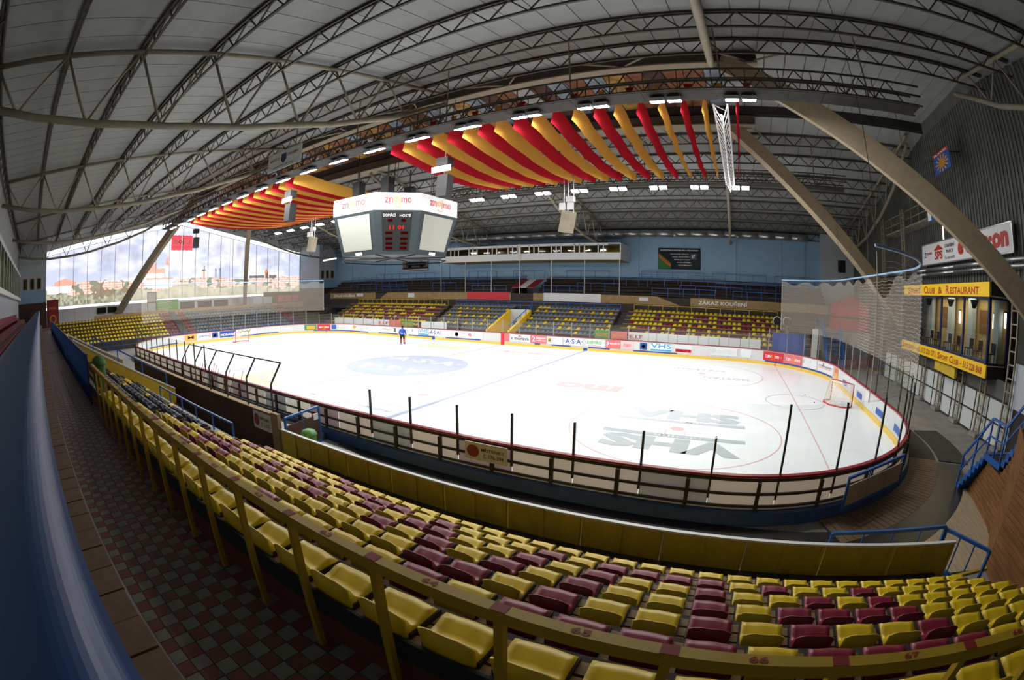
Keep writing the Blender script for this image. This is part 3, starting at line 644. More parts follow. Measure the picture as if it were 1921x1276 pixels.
for s in (-8.67, 8.67): mb = MB(); rect(mb, s-.2, s+.2, 0, .24, lambda u, v: board(u, v, .02)); O('line_mark', mb, 'stripe_blue', bd)
for s in (26.2, -26.2): mb = MB(); rect(mb, s-.05, s+.05, 0, .24, lambda u, v: board(u, v, .02)); O('line_mark', mb, 'znojmo_red', bd)

# ------------------------------------------------------------------ goals, skater, pucks
def goal(loc, rz, lab):
    t = T('hockey_goal', loc, lab, 'goal', 'hockey goals'); t.pop('_abs'); t.rotation_euler = (0, 0, rz)
    hw, h, dp = .92, 1.22, 1.05
    P('post', t, 'sock_red', lambda m: m.tube([(0, -hw, 0), (0, -hw, h)], .032, 8), smooth=True); P('post', t, 'sock_red', lambda m: m.tube([(0, hw, 0), (0, hw, h)], .032, 8), smooth=True)
    P('crossbar', t, 'sock_red', lambda m: m.tube([(0, -hw, h), (0, hw, h)], .032, 8), smooth=True)
    base = [(0, -hw, .03), (-.45, -hw-.14, .03), (-.85, -hw*.75, .03), (-dp, 0, .03), (-.85, hw*.75, .03), (-.45, hw+.14, .03), (0, hw, .03)]
    P('base_frame', t, 'sock_red', lambda m: m.tube(base, .045, 6), smooth=True)
    topf = [(0, -hw, h), (-.3, -hw*.95, h), (-.5, -hw*.55, h), (-.5, hw*.55, h), (-.3, hw*.95, h), (0, hw, h)]
    P('top_frame', t, 'white', lambda m: m.tube(topf, .022, 6)); P('centre_stay', t, 'white', lambda m: m.tube([(-.5, 0, h), (-dp, 0, .03)], .02, 6))
    tp = [(0, -hw, h), (-.28, -hw*.97, h), (-.45, -hw*.6, h), (-.5, 0, h), (-.45, hw*.6, h), (-.28, hw*.97, h), (0, hw, h)]
    mb = MB()
    for i in range(6): mb.quad(base[i], base[i+1], tp[i+1], tp[i])
    mb.add(tp, [tuple(range(7))]); O('net', mb, 'netting', t)
    mb = MB()
    for i in range(6):
        for k in range(6):
            f = k/6; a = Vector(base[i]).lerp(Vector(base[i+1]), f); b = Vector(tp[i]).lerp(Vector(tp[i+1]), f); mb.tube([a, b], .006, 3, caps=False)
    for k in range(1, 8): mb.tube([Vector(a).lerp(Vector(b), k/8) for a, b in zip(base, tp)], .006, 3, caps=False)
    O('net_cord', mb, 'net_cord', t, kind='stuff')
goal((28.9, .27, 0), math.radians(33), 'hockey goal pushed up to the end boards below the restaurant')
goal((-25.95, 0, 0), math.radians(0), 'hockey goal standing in its crease by the printed end wall')
def skin_mesh(name, V, Ed, R, sub=2):
    me = bpy.data.meshes.new(name); me.from_pydata(V, Ed, []); o = bpy.data.objects.new(name, me)
    o.modifiers.new('s', 'SKIN'); sm = o.modifiers.new('d', 'SUBSURF'); sm.levels = sub; sm.render_levels = sub
    sv = me.skin_vertices[0].data
    for i, r in enumerate(R): sv[i].radius = r if isinstance(r, tuple) else (r, r)
    sv[0].use_root = True
    ev = evaluated(o); ev.name = name
    ev.polygons.foreach_set('use_smooth', [True]*len(ev.polygons))
    return ev
def skater(loc, rz):
    t = T('person', loc, 'person skating in blue jersey, black shorts and red socks with a stick', 'person'); t.pop('_abs'); t.rotation_euler = (0, 0, rz)
    V = [(0,0,.98),(0,.02,1.2),(0,.04,1.42),(0,.05,1.56),(0,.07,1.68),(0,.075,1.8)]; R = [(.19,.15),(.19,.14),(.21,.14),.07,.095,.085]
    Ed = [(0,1),(1,2),(2,3),(3,4),(4,5)]
    def chain(root, pts, rs):
        p = root
        for q, r in zip(pts, rs): V.append(q); R.append(r); Ed.append((p, len(V)-1)); p = len(V)-1
        return p
    for s in (-1, 1):
        chain(0, [(s*.13,0,.9),(s*.16,.06,.55),(s*.17,0,.16),(s*.17,.01,.07),(s*.18,.17,.05)], [.15,.11,.075,.06,.05])
        e = chain(2, [(s*.24,.03,1.4),(s*.33,-.02,1.15),(s*.33,.16,.95),(s*.32,.22,.9)], [.1,.085,.06,.045])
        for k in range(4): chain(e, [(s*(.30-.022*k),.26,.87-.012*k),(s*(.27-.02*k),.28,.83-.012*k)], [.013,.01])
        chain(e, [(s*.27,.24,.9),(s*.25,.27,.88)], [.014,.011])
    me = skin_mesh('body', V, Ed, R)
    for m in ('jersey', 'black', 'sock_red', 'skin', 'hair'): me.materials.append(MATS[m])
    for p in me.polygons:
        c = p.center; p.material_index = 3 if c.z > 1.6 else (4 if abs(c.x) > .2 and c.z < .97 and c.y > .14 and c.z > .7 else (0 if c.z > .98 or (abs(c.x) > .24 and c.z > .9) else (1 if c.z > .56 else (2 if c.z > .15 else 1))))
    O('body', me, None, t)
    mb = MB(); mb.lathe((0, .055, 1.62), [(.06, 0), (.103, .06), (.108, .14), (.09, .2), (.03, .23)], 12); O('hair', mb, 'hair', t, smooth=True)
    P('face', t, 'skin', lambda m: (m.box(-.012, .012, .15, .185, 1.68, 1.73), m.cut(), m.box(-.05, -.03, .15, .158, 1.73, 1.745), m.cut(), m.box(.03, .05, .15, .158, 1.73, 1.745), m.cut(), m.box(-.03, .03, .15, .157, 1.635, 1.645)))
    for s in (-1, 1): P('skate_blade', t, 'silver', lambda m: m.box(s*.17-.008, s*.17+.008, -.1, .2, 0, .04))
    P('jersey_number', t, 'text_white', lambda m: m.box(-.07, .07, -.152, -.142, 1.02, 1.1))
    P('stick', t, 'black', lambda m: (m.bar((.36, .1, 1.05), (.1, .75, .06), .03, .02), m.bar((.1, .75, .03), (-.15, .9, .05), .02, .08)))
skater((-8.75, 9.36, 0), math.radians(25))
pk = MB(); pk.lathe((0, 0, 0), [(.038, 0), (.038, .025)], 10); pk = pk.mesh('puck', 'black')
for i in range(24):
    x = -13.5+.27*i+random.uniform(-.3, .3)+ (1.2 if i > 16 else 0); y = 7.6+.17*i+random.uniform(-.6, .6)
    O('puck', pk, None, None, 'black rubber puck lying loose on the ice around the skater', 'puck', 'pucks near the skater', loc=(x, y, .001))
for x, y, lab in ((26.9, 2.0, 'black puck lying on the ice beside the goal line'), (27.2, .1, 'black puck by the goal pushed to the end boards'), (21.7, -7.6, 'black puck in the large face-off circle by the numbered seats')): O('puck', pk, None, None, lab, 'puck', loc=(x, y, .001))

# ------------------------------------------------------------------ seats
def seat_mesh(name, mat, nu=9, w=.405, hgt=.235, simple=False):
    prof = [(0.0, hgt), (.016, hgt-.004), (.038, .16), (.07, .095), (.12, .062), (.19, .07), (.26, .096), (.315, .094), (.355, .072), (.375, .03)]
    if simple: prof = [(0, hgt), (.05, .09), (.22, .07), (.38, .06)]; nu = 3
    mb = MB(); n = len(prof); top = []
    for i, (y, z) in enumerate(prof):
        for j in range(nu):
            u = -1+2*j/(nu-1); ww = w/2*(1-.05*(i == 0))*(.97 if i > n-3 else 1)
            zz = z+(.018*u**4 if 1 < i < n-2 else 0)-(.055*max(0, abs(u)-.55)**1.5*2.6 if i < 2 else 0)+.012*math.cos(u*3.1)*(i > 2)*(.6 if i < n-1 else 0)
            mb.v.append((u*ww, y-(.012*(1-u*u) if i < 2 else 0), zz))
    for i in range(n-1):
        for j in range(nu-1):
            a = i*nu+j; mb.f.append([a, a+1, a+nu+1, a+nu]); mb.m.append(0)
    # skirt down to the bench
    rim = [j for j in range(nu)]+[i*nu+nu-1 for i in range(1, n)]+[(n-1)*nu+j for j in range(nu-2, -1, -1)]+[i*nu for i in range(n-2, 0, -1)]
    o = len(mb.v)
    for r in rim:
        x, y, z = mb.v[r]; mb.v.append((x*.94, .02+y*.93, min(z-.02, .012) if simple else .012))
    for k in range(len(rim)):
        a, b = rim[k], rim[(k+1) % len(rim)]; mb.f.append([b, a, o+k, o+(k+1) % len(rim)]); mb.m.append(0)
    me = mb.mesh(name, mat, True)
    return me, mb
SEAT = {c: seat_mesh('seat', m)[0] for c, m in (('Y', 'yellow_seat'), ('R', 'red_seat'), ('N', 'navy_seat'))}
mb = MB(); mb.box(-.21, -.17, .04, .38, 0, .05); mb.box(.17, .21, .04, .38, 0, .05); mb.box(-.2, .2, .1, .14, 0, .03); mb.box(-.2, .2, .28, .32, 0, .03); MOUNT = mb.mesh('mount', 'mount')
CN = {'Y': 'yellow', 'R': 'dark red', 'N': 'navy blue'}
ROWN = ['first row behind the low yellow barrier', 'second row from the low yellow barrier', 'third row from the low yellow barrier', 'middle row of the numbered stand', 'third row from the numbered rail', 'second row from the numbered rail', 'row along the numbered yellow rail']
def ylip(k): return -18.93-.775*k
def zpl(k): return 1.18+.39*k-.225
def seat(c, x, k):
    place = ROWN[k] if c != 'N' else f'block beside the yellow stairwell wall, {["", "", "front", "second", "third", "back"][k]} row'
    o = O('stadium_seat', SEAT[c], None, None, f'{CN[c]} plastic bucket seat, {place}', 'seat', f'{CN[c]} seats, {place}', loc=(x, ylip(k)+random.uniform(-.006, .006), zpl(k)))
    o.rotation_euler = (0, 0, random.uniform(-.015, .015))
    O('mount', MOUNT, None, o)
RED = {1: [-22, -17, -14, -13, -12, -11, -9, -5, -3, -2, -1, 0, 2, 5], 2: [-21, -17, -15, -14, -11, -9, -8, -5, -3, 0, 3, 5], 3: [-21, -20, -19, -18, -15, -12, -9, -7, -5, -3, 0, 2, 3, 4, 5],
       4: [-20, -18, -16, -6, -5, -3, 0, 2, 5], 5: [-20, -16, -10, -5, -3, -2, -1, 0, 2, 3, 4, 5], 6: [], 0: [-23, -16]}
for k in range(7):
    for n_ in range(-23, 11):
        x = 22.16+.5*n_
        if k == 6 and (x > 25.3): continue
        seat('R' if n_ in RED[k] else 'Y', x, k)
for k in range(2, 6):
    for i in range(18): seat('Y' if (k, i) in ((2, 4), (2, 11), (3, 2), (3, 3), (3, 4), (3, 10), (4, 3), (4, 9)) else 'N', .75+.5*i, k)

# near stand: stepped terrace with plank benches
gs = T('grandstand', (19, -18.4, 0), 'stepped stand with plank benches carrying the yellow and red seats', 'grandstand')
def terrace(t, x0, x1, k0, k1, mat='riser', plank='plank'):
    for k in range(k0, k1):
        P('step', t, mat, lambda m: m.box(x0, x1, ylip(k)-.3 if k < 6 else ylip(k)-.02, ylip(k)+.475, -.03 if k == 0 else zpl(k-1)-.06, zpl(k)-.04))
        for j, yy in enumerate((-.02, .12, .26, -.2)):
            if k == 6 and j == 3: continue
            P('bench_plank', t, plank, lambda m: m.box(x0, x1, ylip(k)+yy, ylip(k)+yy+.115, zpl(k)-.04, zpl(k)))
terrace(gs, 10.35, 27.5, 0, 7)
terrace(gs, .35, 9.45, 2, 6)
P('step', gs, 'grey_slab', lambda m: m.box(.35, 10.35, -20.3, -19.0, -.03, 1.05)); P('step', gs, 'riser', lambda m: m.box(.35, 10.35, -19.0, -17.3, -.03, .0))
P('step', gs, 'riser', lambda m: m.box(10.35, 27.5, -18.46, -17.3, -.03, .3))
for k in range(1, 7): P('aisle_step', gs, 'concrete', lambda m: m.box(9.45, 10.35, max(ylip(k)-.3, -23.58), ylip(k)+.475, -.03, zpl(k)-.1))
P('step', gs, 'concrete', lambda m: m.box(.35, 9.45, -23.58, -23.1, -.03, 2.86))
for k in range(13): P('aisle_step', gs, 'dark_plank', lambda m: m.box(27.5, 29.0, ylip(0)+.47-.39*k-.39, ylip(0)+.47-.39*k, -.03, .35+.19*k))
P('fascia', gs, 'green_fascia', lambda m: m.box(.35, 27.5, -23.61, -23.585, 3.12, 3.33)); P('fascia_base', gs, 'brick_red', lambda m: m.box(-30, 29.0, -23.608, -23.585, 2.84, 3.12))
P('end_tread', gs, 'yellow_paint', lambda m: m.bar((27.72, -17.85, .5), (28.94, -17.7, .5), .09, .06))
# numbered yellow rail
yr = T('handrail', (10.4, -23.7, 2.95), 'long yellow handrail with red painted seat numbers behind the top row', 'handrail')
P('top_rail', yr, 'yellow_paint', lambda m: m.box(10.35, 30.5, -23.75, -23.683, 3.985, 4.06))
for i in range(-15, 12):
    x = 21.88+.77*i
    if x < 10.37: continue
    P('post', yr, 'yellow_paint', lambda m: m.box(x-.024, x+.024, -23.74, -23.69, 2.86, 4.0))
    P('number_mark', yr, 'number_red', lambda m: m.box(x-.04, x+.04, -23.748, -23.685, 4.06, 4.063))
    P('number', yr, 'number_red', lambda m: put_text(m, str(66+i), x+.385-.045, x+.385+.045, -23.737, -23.698, lambda u, v: (u, v, 4.063), bold=.03))
# upper corridor with chequered tiles, coping and the wide blue parapet rail
up = T('floor_upper', (0, -24.3, 2.8), kind='structure')
P('slab', up, 'grout', lambda m: m.box(-39.4, 35.9, -25.3, -23.58, -.03, 2.84))
def tilemesh(mat): mb = MB(); mb.box(0, .152, 0, .152, 0, .022); return mb.mesh('floor_tile', mat)
TM = [tilemesh('tile_red'), tilemesh('tile_grey')]
cnt = 0; rest = [MB(), MB()]
tl = []
for i in range(0, 190):
    for j in range(8):
        x = 21.6-.16*i; y = -24.88+.16*j; tl.append((abs(x-21)+abs(y+24.6)*.6, i, j, x, y))
tl.sort()
for q, (d, i, j, x, y) in enumerate(tl):
    if x > 21.2: pass
    if q < 300: O('floor_tile', TM[(i+j) % 2], None, up, loc=(x, y, 2.84))
    elif x > -8: rest[(i+j) % 2].box(x, x+.152, y, y+.152, 2.84, 2.862)
for mb, mt in zip(rest, ('tile_red', 'tile_grey')): O('floor_tiles', mb, mt, up, kind='stuff')
P('paving', up, 'tile_red', lambda m: m.box(-39.4, -8, -24.9, -23.61, 2.84, 2.86)); P('nosing', up, 'white_trim', lambda m: m.box(-39.4, 30, -24.9, -24.885, 2.84, 2.87))
pr = T('parapet', (0, -25.1, 2.8), 'low parapet wall with brown clinker coping beside the chequered corridor', 'parapet')
P('wall', pr, 'brown_wall', lambda m: m.box(-39.4, 30, -25.3, -24.92, 2.83, 3.44))
mb = MB(); mb.box(0, .355, -25.32, -24.95, 3.44, 3.5); me = mb.mesh('clinker', 'clinker')
for i in range(140): O('coping_brick', me, None, pr, loc=(24.0-.372*i, random.uniform(-.006, .006), random.uniform(-.004, .004)))
P('mortar', pr, 'concrete', lambda m: m.box(-39.4, 30, -25.3, -24.93, 3.42, 3.47))
bl = T('parapet_rail', (0, -25.35, 3.4), 'wide glossy blue parapet rail running along the upper gangway', 'handrail')
mb = MB(); prof = [(-25.58, 5.06), (-25.56, 5.11), (-25.5, 5.125), (-25.24, 5.125)]+[(-25.24+.092*math.sin(q*math.pi/24), 5.033+.092*math.cos(q*math.pi/24)) for q in range(1, 13)]+[(-25.148, 4.72), (-25.17, 4.70), (-25.2, 4.72), (-25.2, 5.0), (-25.55, 5.0)]
mb.prism([(-42, y, z) for y, z in prof], (72, 0, 0)); O('rail_top', mb, 'blue_rail', bl, smooth=False)
for k in range(30): P('post', bl, 'blue_rail', lambda m: m.box(26-2.25*k-.03, 26-2.25*k+.03, -25.28, -25.22, 3.495, 5.02))
# red seats of the upper gangway
us = T('upper_stand', (0, -27, 2.8), 'raised concrete rows with dark red seats behind the blue parapet rail', 'grandstand')
for r in range(3): P('step', us, 'tan_board', lambda m: m.box(-39.4, 30, -28.64, -25.9-.8*r, 2.8, 3.35+.5*r))
mb = MB()
for r in range(3):
    for i in range(70):
        x = 8-.52*i; y = -26.35-.8*r; z = 3.35+.5*r
        mb.box(x-.21, x+.21, y-.2, y+.2, z+.3, z+.36); mb.box(x-.21, x+.21, y-.24, y-.18, z+.3, z+.72); mb.box(x-.03, x+.03, y-.2, y-.1, z, z+.3)
SEATSTUFF_UP = mb
# glazed boxes on the near side wall
vb = T('wall_3', (-20, -28.6, 6.5), kind='structure')
P('body', vb, 'white', lambda m: m.box(-36, 6, -28.7, -27.9, 6.4, 6.7)); P('soffit', vb, 'tower_wall', lambda m: m.box(-36, 6, -28.7, -27.95, 8.9, 9.2)); P('lower_panel', vb, 'tower_wall', lambda m: m.box(-36, 6, -28.7, -28.3, 4.6, 6.4))
for k in range(15):
    x = -36+2.8*k; P('mullion', vb, 'white', lambda m: m.box(x, x+.12, -28.0, -27.9, 6.7, 8.9)); P('pane', vb, 'dark_glass', lambda m: m.box(x+.12, x+2.8, -27.96, -27.94, 6.7, 8.9))

# ------------------------------------------------------------------ low yellow barrier, players' bench, gates
fb = T('barrier', (18, -17.23, 0), 'low yellow barrier of sheet panels with white cap in front of the numbered stand', 'barrier')
for i in range(11):
    a = 9.25+1.69*i; P('barrier_panel', fb, 'olive_yellow', lambda m: (m.box(a+.01, a+1.68, -17.26, -17.22, .02, .97), m.box(a+.8, a+.86, -17.31, -17.26, .02, .95), m.box(a+1.6, a+1.66, -17.31, -17.26, .02, .95)))
P('cap', fb, 'white_trim', lambda m: m.box(9.2, 27.85, -17.29, -17.19, .97, 1.01))
pb = T('players_bench', (3, -17.2, 0), 'brown-walled players bench enclosure with overhanging bent glass', 'players bench')
P('wall', pb, 'brown_wall', lambda m: m.box(-12.1, 8.75, -17.3, -17.2, -.03, 1.42)); P('wall_cap', pb, 'tan_board', lambda m: m.box(-12.1, 8.75, -17.34, -17.1, 1.42, 1.46))
P('end_post', pb, 'tan_board', lambda m: m.box(8.75, 9.2, -17.34, -17.2, -.03, 1.5)); P('floor_mat', pb, 'grey_slab', lambda m: m.box(-4.6, 8.6, -17.1, -14.9, 0, .2))
P('bench', pb, 'back_cream', lambda m: m.box(-3, 8.3, -16.9, -16.5, .55, .62))
kx = [8.75, 6.93, 5.1, 3.27, 1.45, -.38]
for x in kx: P('glass_post', pb, 'steel_dark', lambda m: (m.bar((x, -17.2, 1.44), (x, -17.2, 2.42), .05), m.bar((x, -17.2, 2.42), (x, -16.74, 3.1), .05)))
for a, b in zip(kx[1:], kx[:-1]): P('glass_pane', pb, 'plexi', lambda m: (m.quad((a+.03, -17.2, 1.46), (b-.03, -17.2, 1.46), (b-.03, -17.2, 2.42), (a+.03, -17.2, 2.42)), m.quad((a+.03, -17.2, 2.42), (b-.03, -17.2, 2.42), (b-.03, -16.74, 3.1), (a+.03, -16.74, 3.1))))
P('top_rail', pb, 'steel_dark', lambda m: m.tube([(8.75, -16.74, 3.1), (-.38, -16.74, 3.1)], .025))
for k, x in enumerate((-3.98, -3.7, -3.4, -2.5, -2.3, -1.9, -1.55, -.55, -.1, .5, 1.3)):
    zt_ = 1.5+.12*((k*5) % 3)
    while min(abs(x-(PA-(kk*DS+.55-s_near(PA)))) for kk in range(14, 65)) < .12: x += .06
    yl_ = lambda z: -14.99+(z-.25)*.375
    O('hockey_stick', (lambda m: (m.bar((x, yl_(.25), .25), (x+.02, yl_(zt_), zt_), .03, .02), m.bar((x, yl_(.25), .24), (x+.25, yl_(.25)-.02, .24), .02, .07), m)[2])(MB()), 'sock_red' if k % 3 else 'text_black', label='hockey stick leaning upright against the boards by the players bench', cat='hockey stick', group='sticks at the players bench')
def wall_sign(name, x0, x1, y, z0, z1, l1, l2, lab):
    t = T(name, (x0, y, z0), lab, 'sign', 'seat ticket signs'); f = lambda u, v: (u, y-.035, v)
    P('plate', t, 'back_cream', lambda m: m.box(x0, x1, y-.03, y, z0, z1)); h = z1-z0; w_ = x1-x0
    P('emblem', t, 'cap_red', lambda m: disc(m, x0+.2*w_, z0+.5*h, .15*w_, .36*h, f))
    P('lettering', t, 'text_black', lambda m: (put_text(m, l1, x0+.4*w_, x0+.95*w_, z0+.55*h, z0+.78*h, f), put_text(m, l2, x0+.45*w_, x0+.92*w_, z0+.2*h, z0+.45*h, f)))
wall_sign('ticket_sign', 7.45, 8.72, -17.3, .75, 1.38, 'MÍSTENKY', 'č. 1-175', 'cream seat ticket sign on the brown bench wall reading 1 to 175')
wall_sign('ticket_sign', 14.92, 16.3, -14.7, .62, 1.15, 'MÍSTENKY', 'č. 176-394', 'cream seat ticket sign on the rink boards reading 176 to 394')
def frame_gate(name, a, b, z0, z1, lab, infill=None, bars=3, mat='blue_paint'):
    t = T(name, a+(z0,), lab, 'gate', 'blue gates'); A, B = Vector(a+(0,)), Vector(b+(0,))
    P('frame', t, mat, lambda m: [m.bar(p, q, .07) for p, q in ((A+Vector((0,0,z0)), A+Vector((0,0,z1))), (B+Vector((0,0,z0)), B+Vector((0,0,z1))), (A+Vector((0,0,z1)), B+Vector((0,0,z1))), (A+Vector((0,0,z0+.05)), B+Vector((0,0,z0+.05))))])
    for i in range(1, bars+1): P('bar', t, mat, lambda m: m.bar(A.lerp(B, i/(bars+1))+Vector((0,0,z0)), A.lerp(B, i/(bars+1))+Vector((0,0,z1)), .03))
    if infill: P('panel', t, infill, lambda m: m.bar(A+Vector((0,0,(z0+z1)/2-.1)), B+Vector((0,0,(z0+z1)/2-.1)), .03, (z1-z0)*.72))
    return t
g = frame_gate('gate', (9.3, -17.1), (8.9, -15.3), .02, 1.35, 'blue framed gate with brown panel beside the green bin', 'brown_wall', 1)
P('notice', g, 'white', lambda m: m.bar((8.97, -15.62, 1.02), (8.93, -15.38, 1.02), .05, .22))
frame_gate('gate', (24.6, -17.0), (27.7, -16.75), .1, 1.12, 'open blue bar gate standing behind the end of the yellow barrier', None, 3)
frame_gate('gate', (27.75, -16.75), (28.6, -17.9), .1, 1.05, 'short blue bar gate at the foot of the dark steps', None, 2)
frame_gate('gate', (25.6, -14.15), (28.15, -12.1), .3, 1.2, 'blue topped board gate in the rounded rink corner', 'board_back', 2)
def bin_(loc, h, r, mat, lab, cat='bin'):
    t = T('waste_bin', loc, lab, cat); t.pop('_abs')
    mb = MB(); mb.lathe((0, 0, 0), [(r*.75, 0), (r*.8, .03), (r*.95, h*.78), (r, h*.8)], 14); O('body', mb, mat, t, smooth=True)
    mb = MB(); mb.lathe((0, 0, h*.8), [(r*1.05, 0), (r*1.08, .04), (r*.85, h*.14), (r*.3, h*.2)], 14); O('lid', mb, mat, t, smooth=True)
    P('handle', t, mat, lambda m: m.tube([(-.1, -r*1.05, h*.82), (0, -r*1.2, h*.86), (.1, -r*1.05, h*.82)], .015))
bin_((9.95, -16.6, .02), 1.0, .27, 'green_plastic', 'pale green domed plastic bin between the yellow barrier and the gate')
bin_((9.15, -23.34, 2.86), 1.25, .22, 'green_dark', 'tall dark green bin at the end of the yellow handrail')
# stairwell through the near stand, walkway rails
vw = T('stairwell_wall', (0, -20, 0), 'bright yellow sloping stairwell wall with white cap beside the navy seats', 'wall')
P('wall', vw, 'kick_yellow' if 0 else 'yellow_paint', lambda m: m.prism([(.0, -23.4, 2.9), (0, -23.4, 3.95), (0, -18.0, 1.15), (0, -18.0, 0)], (.25, 0, 0)))
P('cap', vw, 'white_trim', lambda m: m.bar((.12, -23.4, 3.98), (.12, -18.0, 1.18), .3, .06))
v2 = T('stairwell_wall', (-2.7, -20, 0), 'tan sloping stairwell wall across from the yellow one', 'wall')
P('wall', v2, 'tan_board', lambda m: m.prism([(-2.8, -23.4, 2.9), (-2.8, -23.4, 4.0), (-2.8, -20.2, 2.5), (-2.8, -20.2, 0)], (.25, 0, 0))); P('cap', v2, 'white_trim', lambda m: m.bar((-2.68, -23.4, 4.03), (-2.68, -20.2, 2.53), .3, .06))
def railing(name, pts, lab, hgt=1.0, mat='blue_paint', step=1.6, mid=True, r=.03, cat='railing', group=None):
    t = T(name, pts[0], lab, cat, group); up_ = Vector((0, 0, hgt))
    P('top_rail', t, mat, lambda m: [m.bar(Vector(a)+up_, Vector(b)+up_, r*2) for a, b in zip(pts[:-1], pts[1:])])
    if mid: P('mid_rail', t, mat, lambda m: [m.bar(Vector(a)+up_*.5, Vector(b)+up_*.5, r*1.4) for a, b in zip(pts[:-1], pts[1:])])
    for a, b in zip(pts[:-1], pts[1:]):
        a, b = Vector(a), Vector(b); n = max(1, round((b-a).length/step))
        for i in range(n): P('post', t, mat, lambda m: m.bar(a.lerp(b, i/n), a.lerp(b, i/n)+up_, r*1.7))
    P('post', t, mat, lambda m: m.bar(Vector(pts[-1]), Vector(pts[-1])+up_, r*1.7))
    return t
railing('railing', [(.12, -22.3, 3.4), (.12, -18.4, 1.35)], 'blue handrail on the yellow stairwell wall', .6, mid=False)
railing('railing', [(1.2, -19.15, 1.05), (9.3, -19.15, 1.05)], 'low blue rail along the grey walkway by the navy seats', .55, mid=False)
t = railing('railing', [(-30, -23.7, 2.86), (9.0, -23.7, 2.86)], 'long blue barred railing along the corridor beyond the green bin', 1.28, 'blue_curb', .5, False)

# ------------------------------------------------------------------ far stand
def yf(i): return 16.95+.824*i
def zf(i): return 1.3+.374*i-.08
fs = T('grandstand', (0, 17, 0), 'far stepped stand with plank benches below the tan barrier', 'grandstand')
for i in range(7):
    for x0, x1 in ((-30.5, -11.9), (-11.1, -2.45), (.35, 9.95), (10.95, 30.8)):
        P('step', fs, 'riser', lambda m: m.box(x0, x1, yf(i)-.35, yf(i)+.48, -.03, zf(i)-.05))
        for yy in (-.25, -.05, .15): P('bench_plank', fs, 'plank', lambda m: m.box(x0, x1, yf(i)+yy, yf(i)+yy+.13, zf(i)-.05, zf(i)))
for x0, x1 in ((-11.9, -11.1), (9.95, 10.95)):
    for i in range(14): P('aisle_step', fs, 'dark_concrete', lambda m: m.box(x0, x1, 16.6+.412*i, 17.1+.412*i, -.03, .6+.187*i))
P('gangway', fs, 'dark_concrete', lambda m: m.box(-38, 30.8, 22.35, 24.0, 2.8, 3.3)); P('front_wall', fs, 'riser', lambda m: m.box(-30.5, -2.45, 16.4, 16.55, -.03, .9)); P('front_wall', fs, 'riser', lambda m: m.box(.35, 30.8, 16.4, 16.55, -.03, .9))
# white hoardings in front of the far stand
hd = T('hoarding', (0, 16.3, 0), 'row of plain white hoardings in front of the far seats', 'hoarding')
for a, b in ((-27.8, -19.0), (-11.9, -8.2), (13.0, 24.8)):
    n_ = int((b-a)/1.8)
    for i in range(n_): P('hoarding_panel', hd, 'white', lambda m: m.box(a+(b-a)*i/n_+.02, a+(b-a)*(i+1)/n_-.02, 16.25, 16.33, .2, 1.78))
fh = lambda u, v: (u, 16.22, v)
for x0, bg, tx, tc in ((-19.0, 'white', 'E.I.F', 'znojmo_red'), (-17.0, 'pale_red', 'KRÁLOVKA', 'gold'), (-15.0, 'ad_green', 'MOUNTFIELD', 'gold'), (8.95, 'ad_green', 'MOUNTFIELD', 'gold'), (10.6, 'pale_red', 'KRÁLOVKA', 'gold'), (12.25, 'white', 'E.I.F', 'znojmo_red')):
    w_ = 1.9 if x0 < 0 else 1.55; p = P('hoarding_panel', hd, bg, lambda m: m.box(x0, x0+w_, 16.24, 16.32, .6, 1.78)); P('print', p, tc, lambda m: put_text(m, tx, x0+.15, x0+w_-.15, 1.2, 1.55, fh))
    if tx == 'E.I.F': P('print', p, 'text_black', lambda m: put_text(m, 'ELEKTRO', x0+.15, x0+w_-.15, .95, 1.12, fh))
# stairwell in the far stand
for x, lab in ((-2.45, 'yellow sloping stairwell wall of the far stand, on the printed-wall side'), (.1, 'yellow sloping stairwell wall of the far stand, on the restaurant side')):
    P('wall', T('stairwell_wall', (x, 17, 0), lab, 'wall'), 'sign_yellow', lambda m: m.prism([(x, 15.2, 0), (x, 15.2, 1.3), (x, 20.3, 3.25), (x, 20.3, 0)], (.25, 0, 0)))
P('back_wall', fs, 'tower_wall', lambda m: m.box(-2.2, .1, 20.3, 20.5, .9, 3.3)); P('door', fs, 'blue_paint', lambda m: m.box(-1.9, -.6, 20.2, 20.3, 0, 2.0))
railing('railing', [(-2.3, 15.4, 1.3), (-2.3, 20.4, 3.2), (.22, 20.4, 3.2), (.22, 15.4, 1.3)], 'blue handrail around the far stairwell', .55, mid=False, step=1.2)
# tan barrier and upper terraces
tb = T('barrier', (0, 24, 3.3), 'tan board barrier with no smoking lettering below the upper far terraces', 'barrier')
for a, b in ((-38.2, -27.2), (-24.7, -4.2), (-1.2, 13.6), (17.3, 33)):
    n_ = max(1, int((b-a)/2.4))
    for i in range(n_): P('barrier_panel', tb, 'tan_board', lambda m: m.box(a+(b-a)*i/n_+.01, a+(b-a)*(i+1)/n_-.01, 23.98, 24.06, 4.2, 5.1))
P('ramp_panel', tb, 'tan_board', lambda m: m.prism([(13.6, 23.98, 4.2), (16.2, 23.98, 4.2), (13.6, 23.98, 5.1)], (0, .08, 0))); P('ramp_panel', tb, 'tan_board', lambda m: m.prism([(-24.7, 23.98, 4.2), (-26.2, 23.98, 4.2), (-24.7, 23.98, 5.1)], (0, .08, 0)))
ft = lambda u, v: (u, 23.96, v)
for a, b in ((18.2, 23.6), (-37.2, -31.8)): P('lettering', tb, 'text_white', lambda m: put_text(m, 'ZÁKAZ KOUŘENÍ', a, b, 4.45, 4.95, ft))
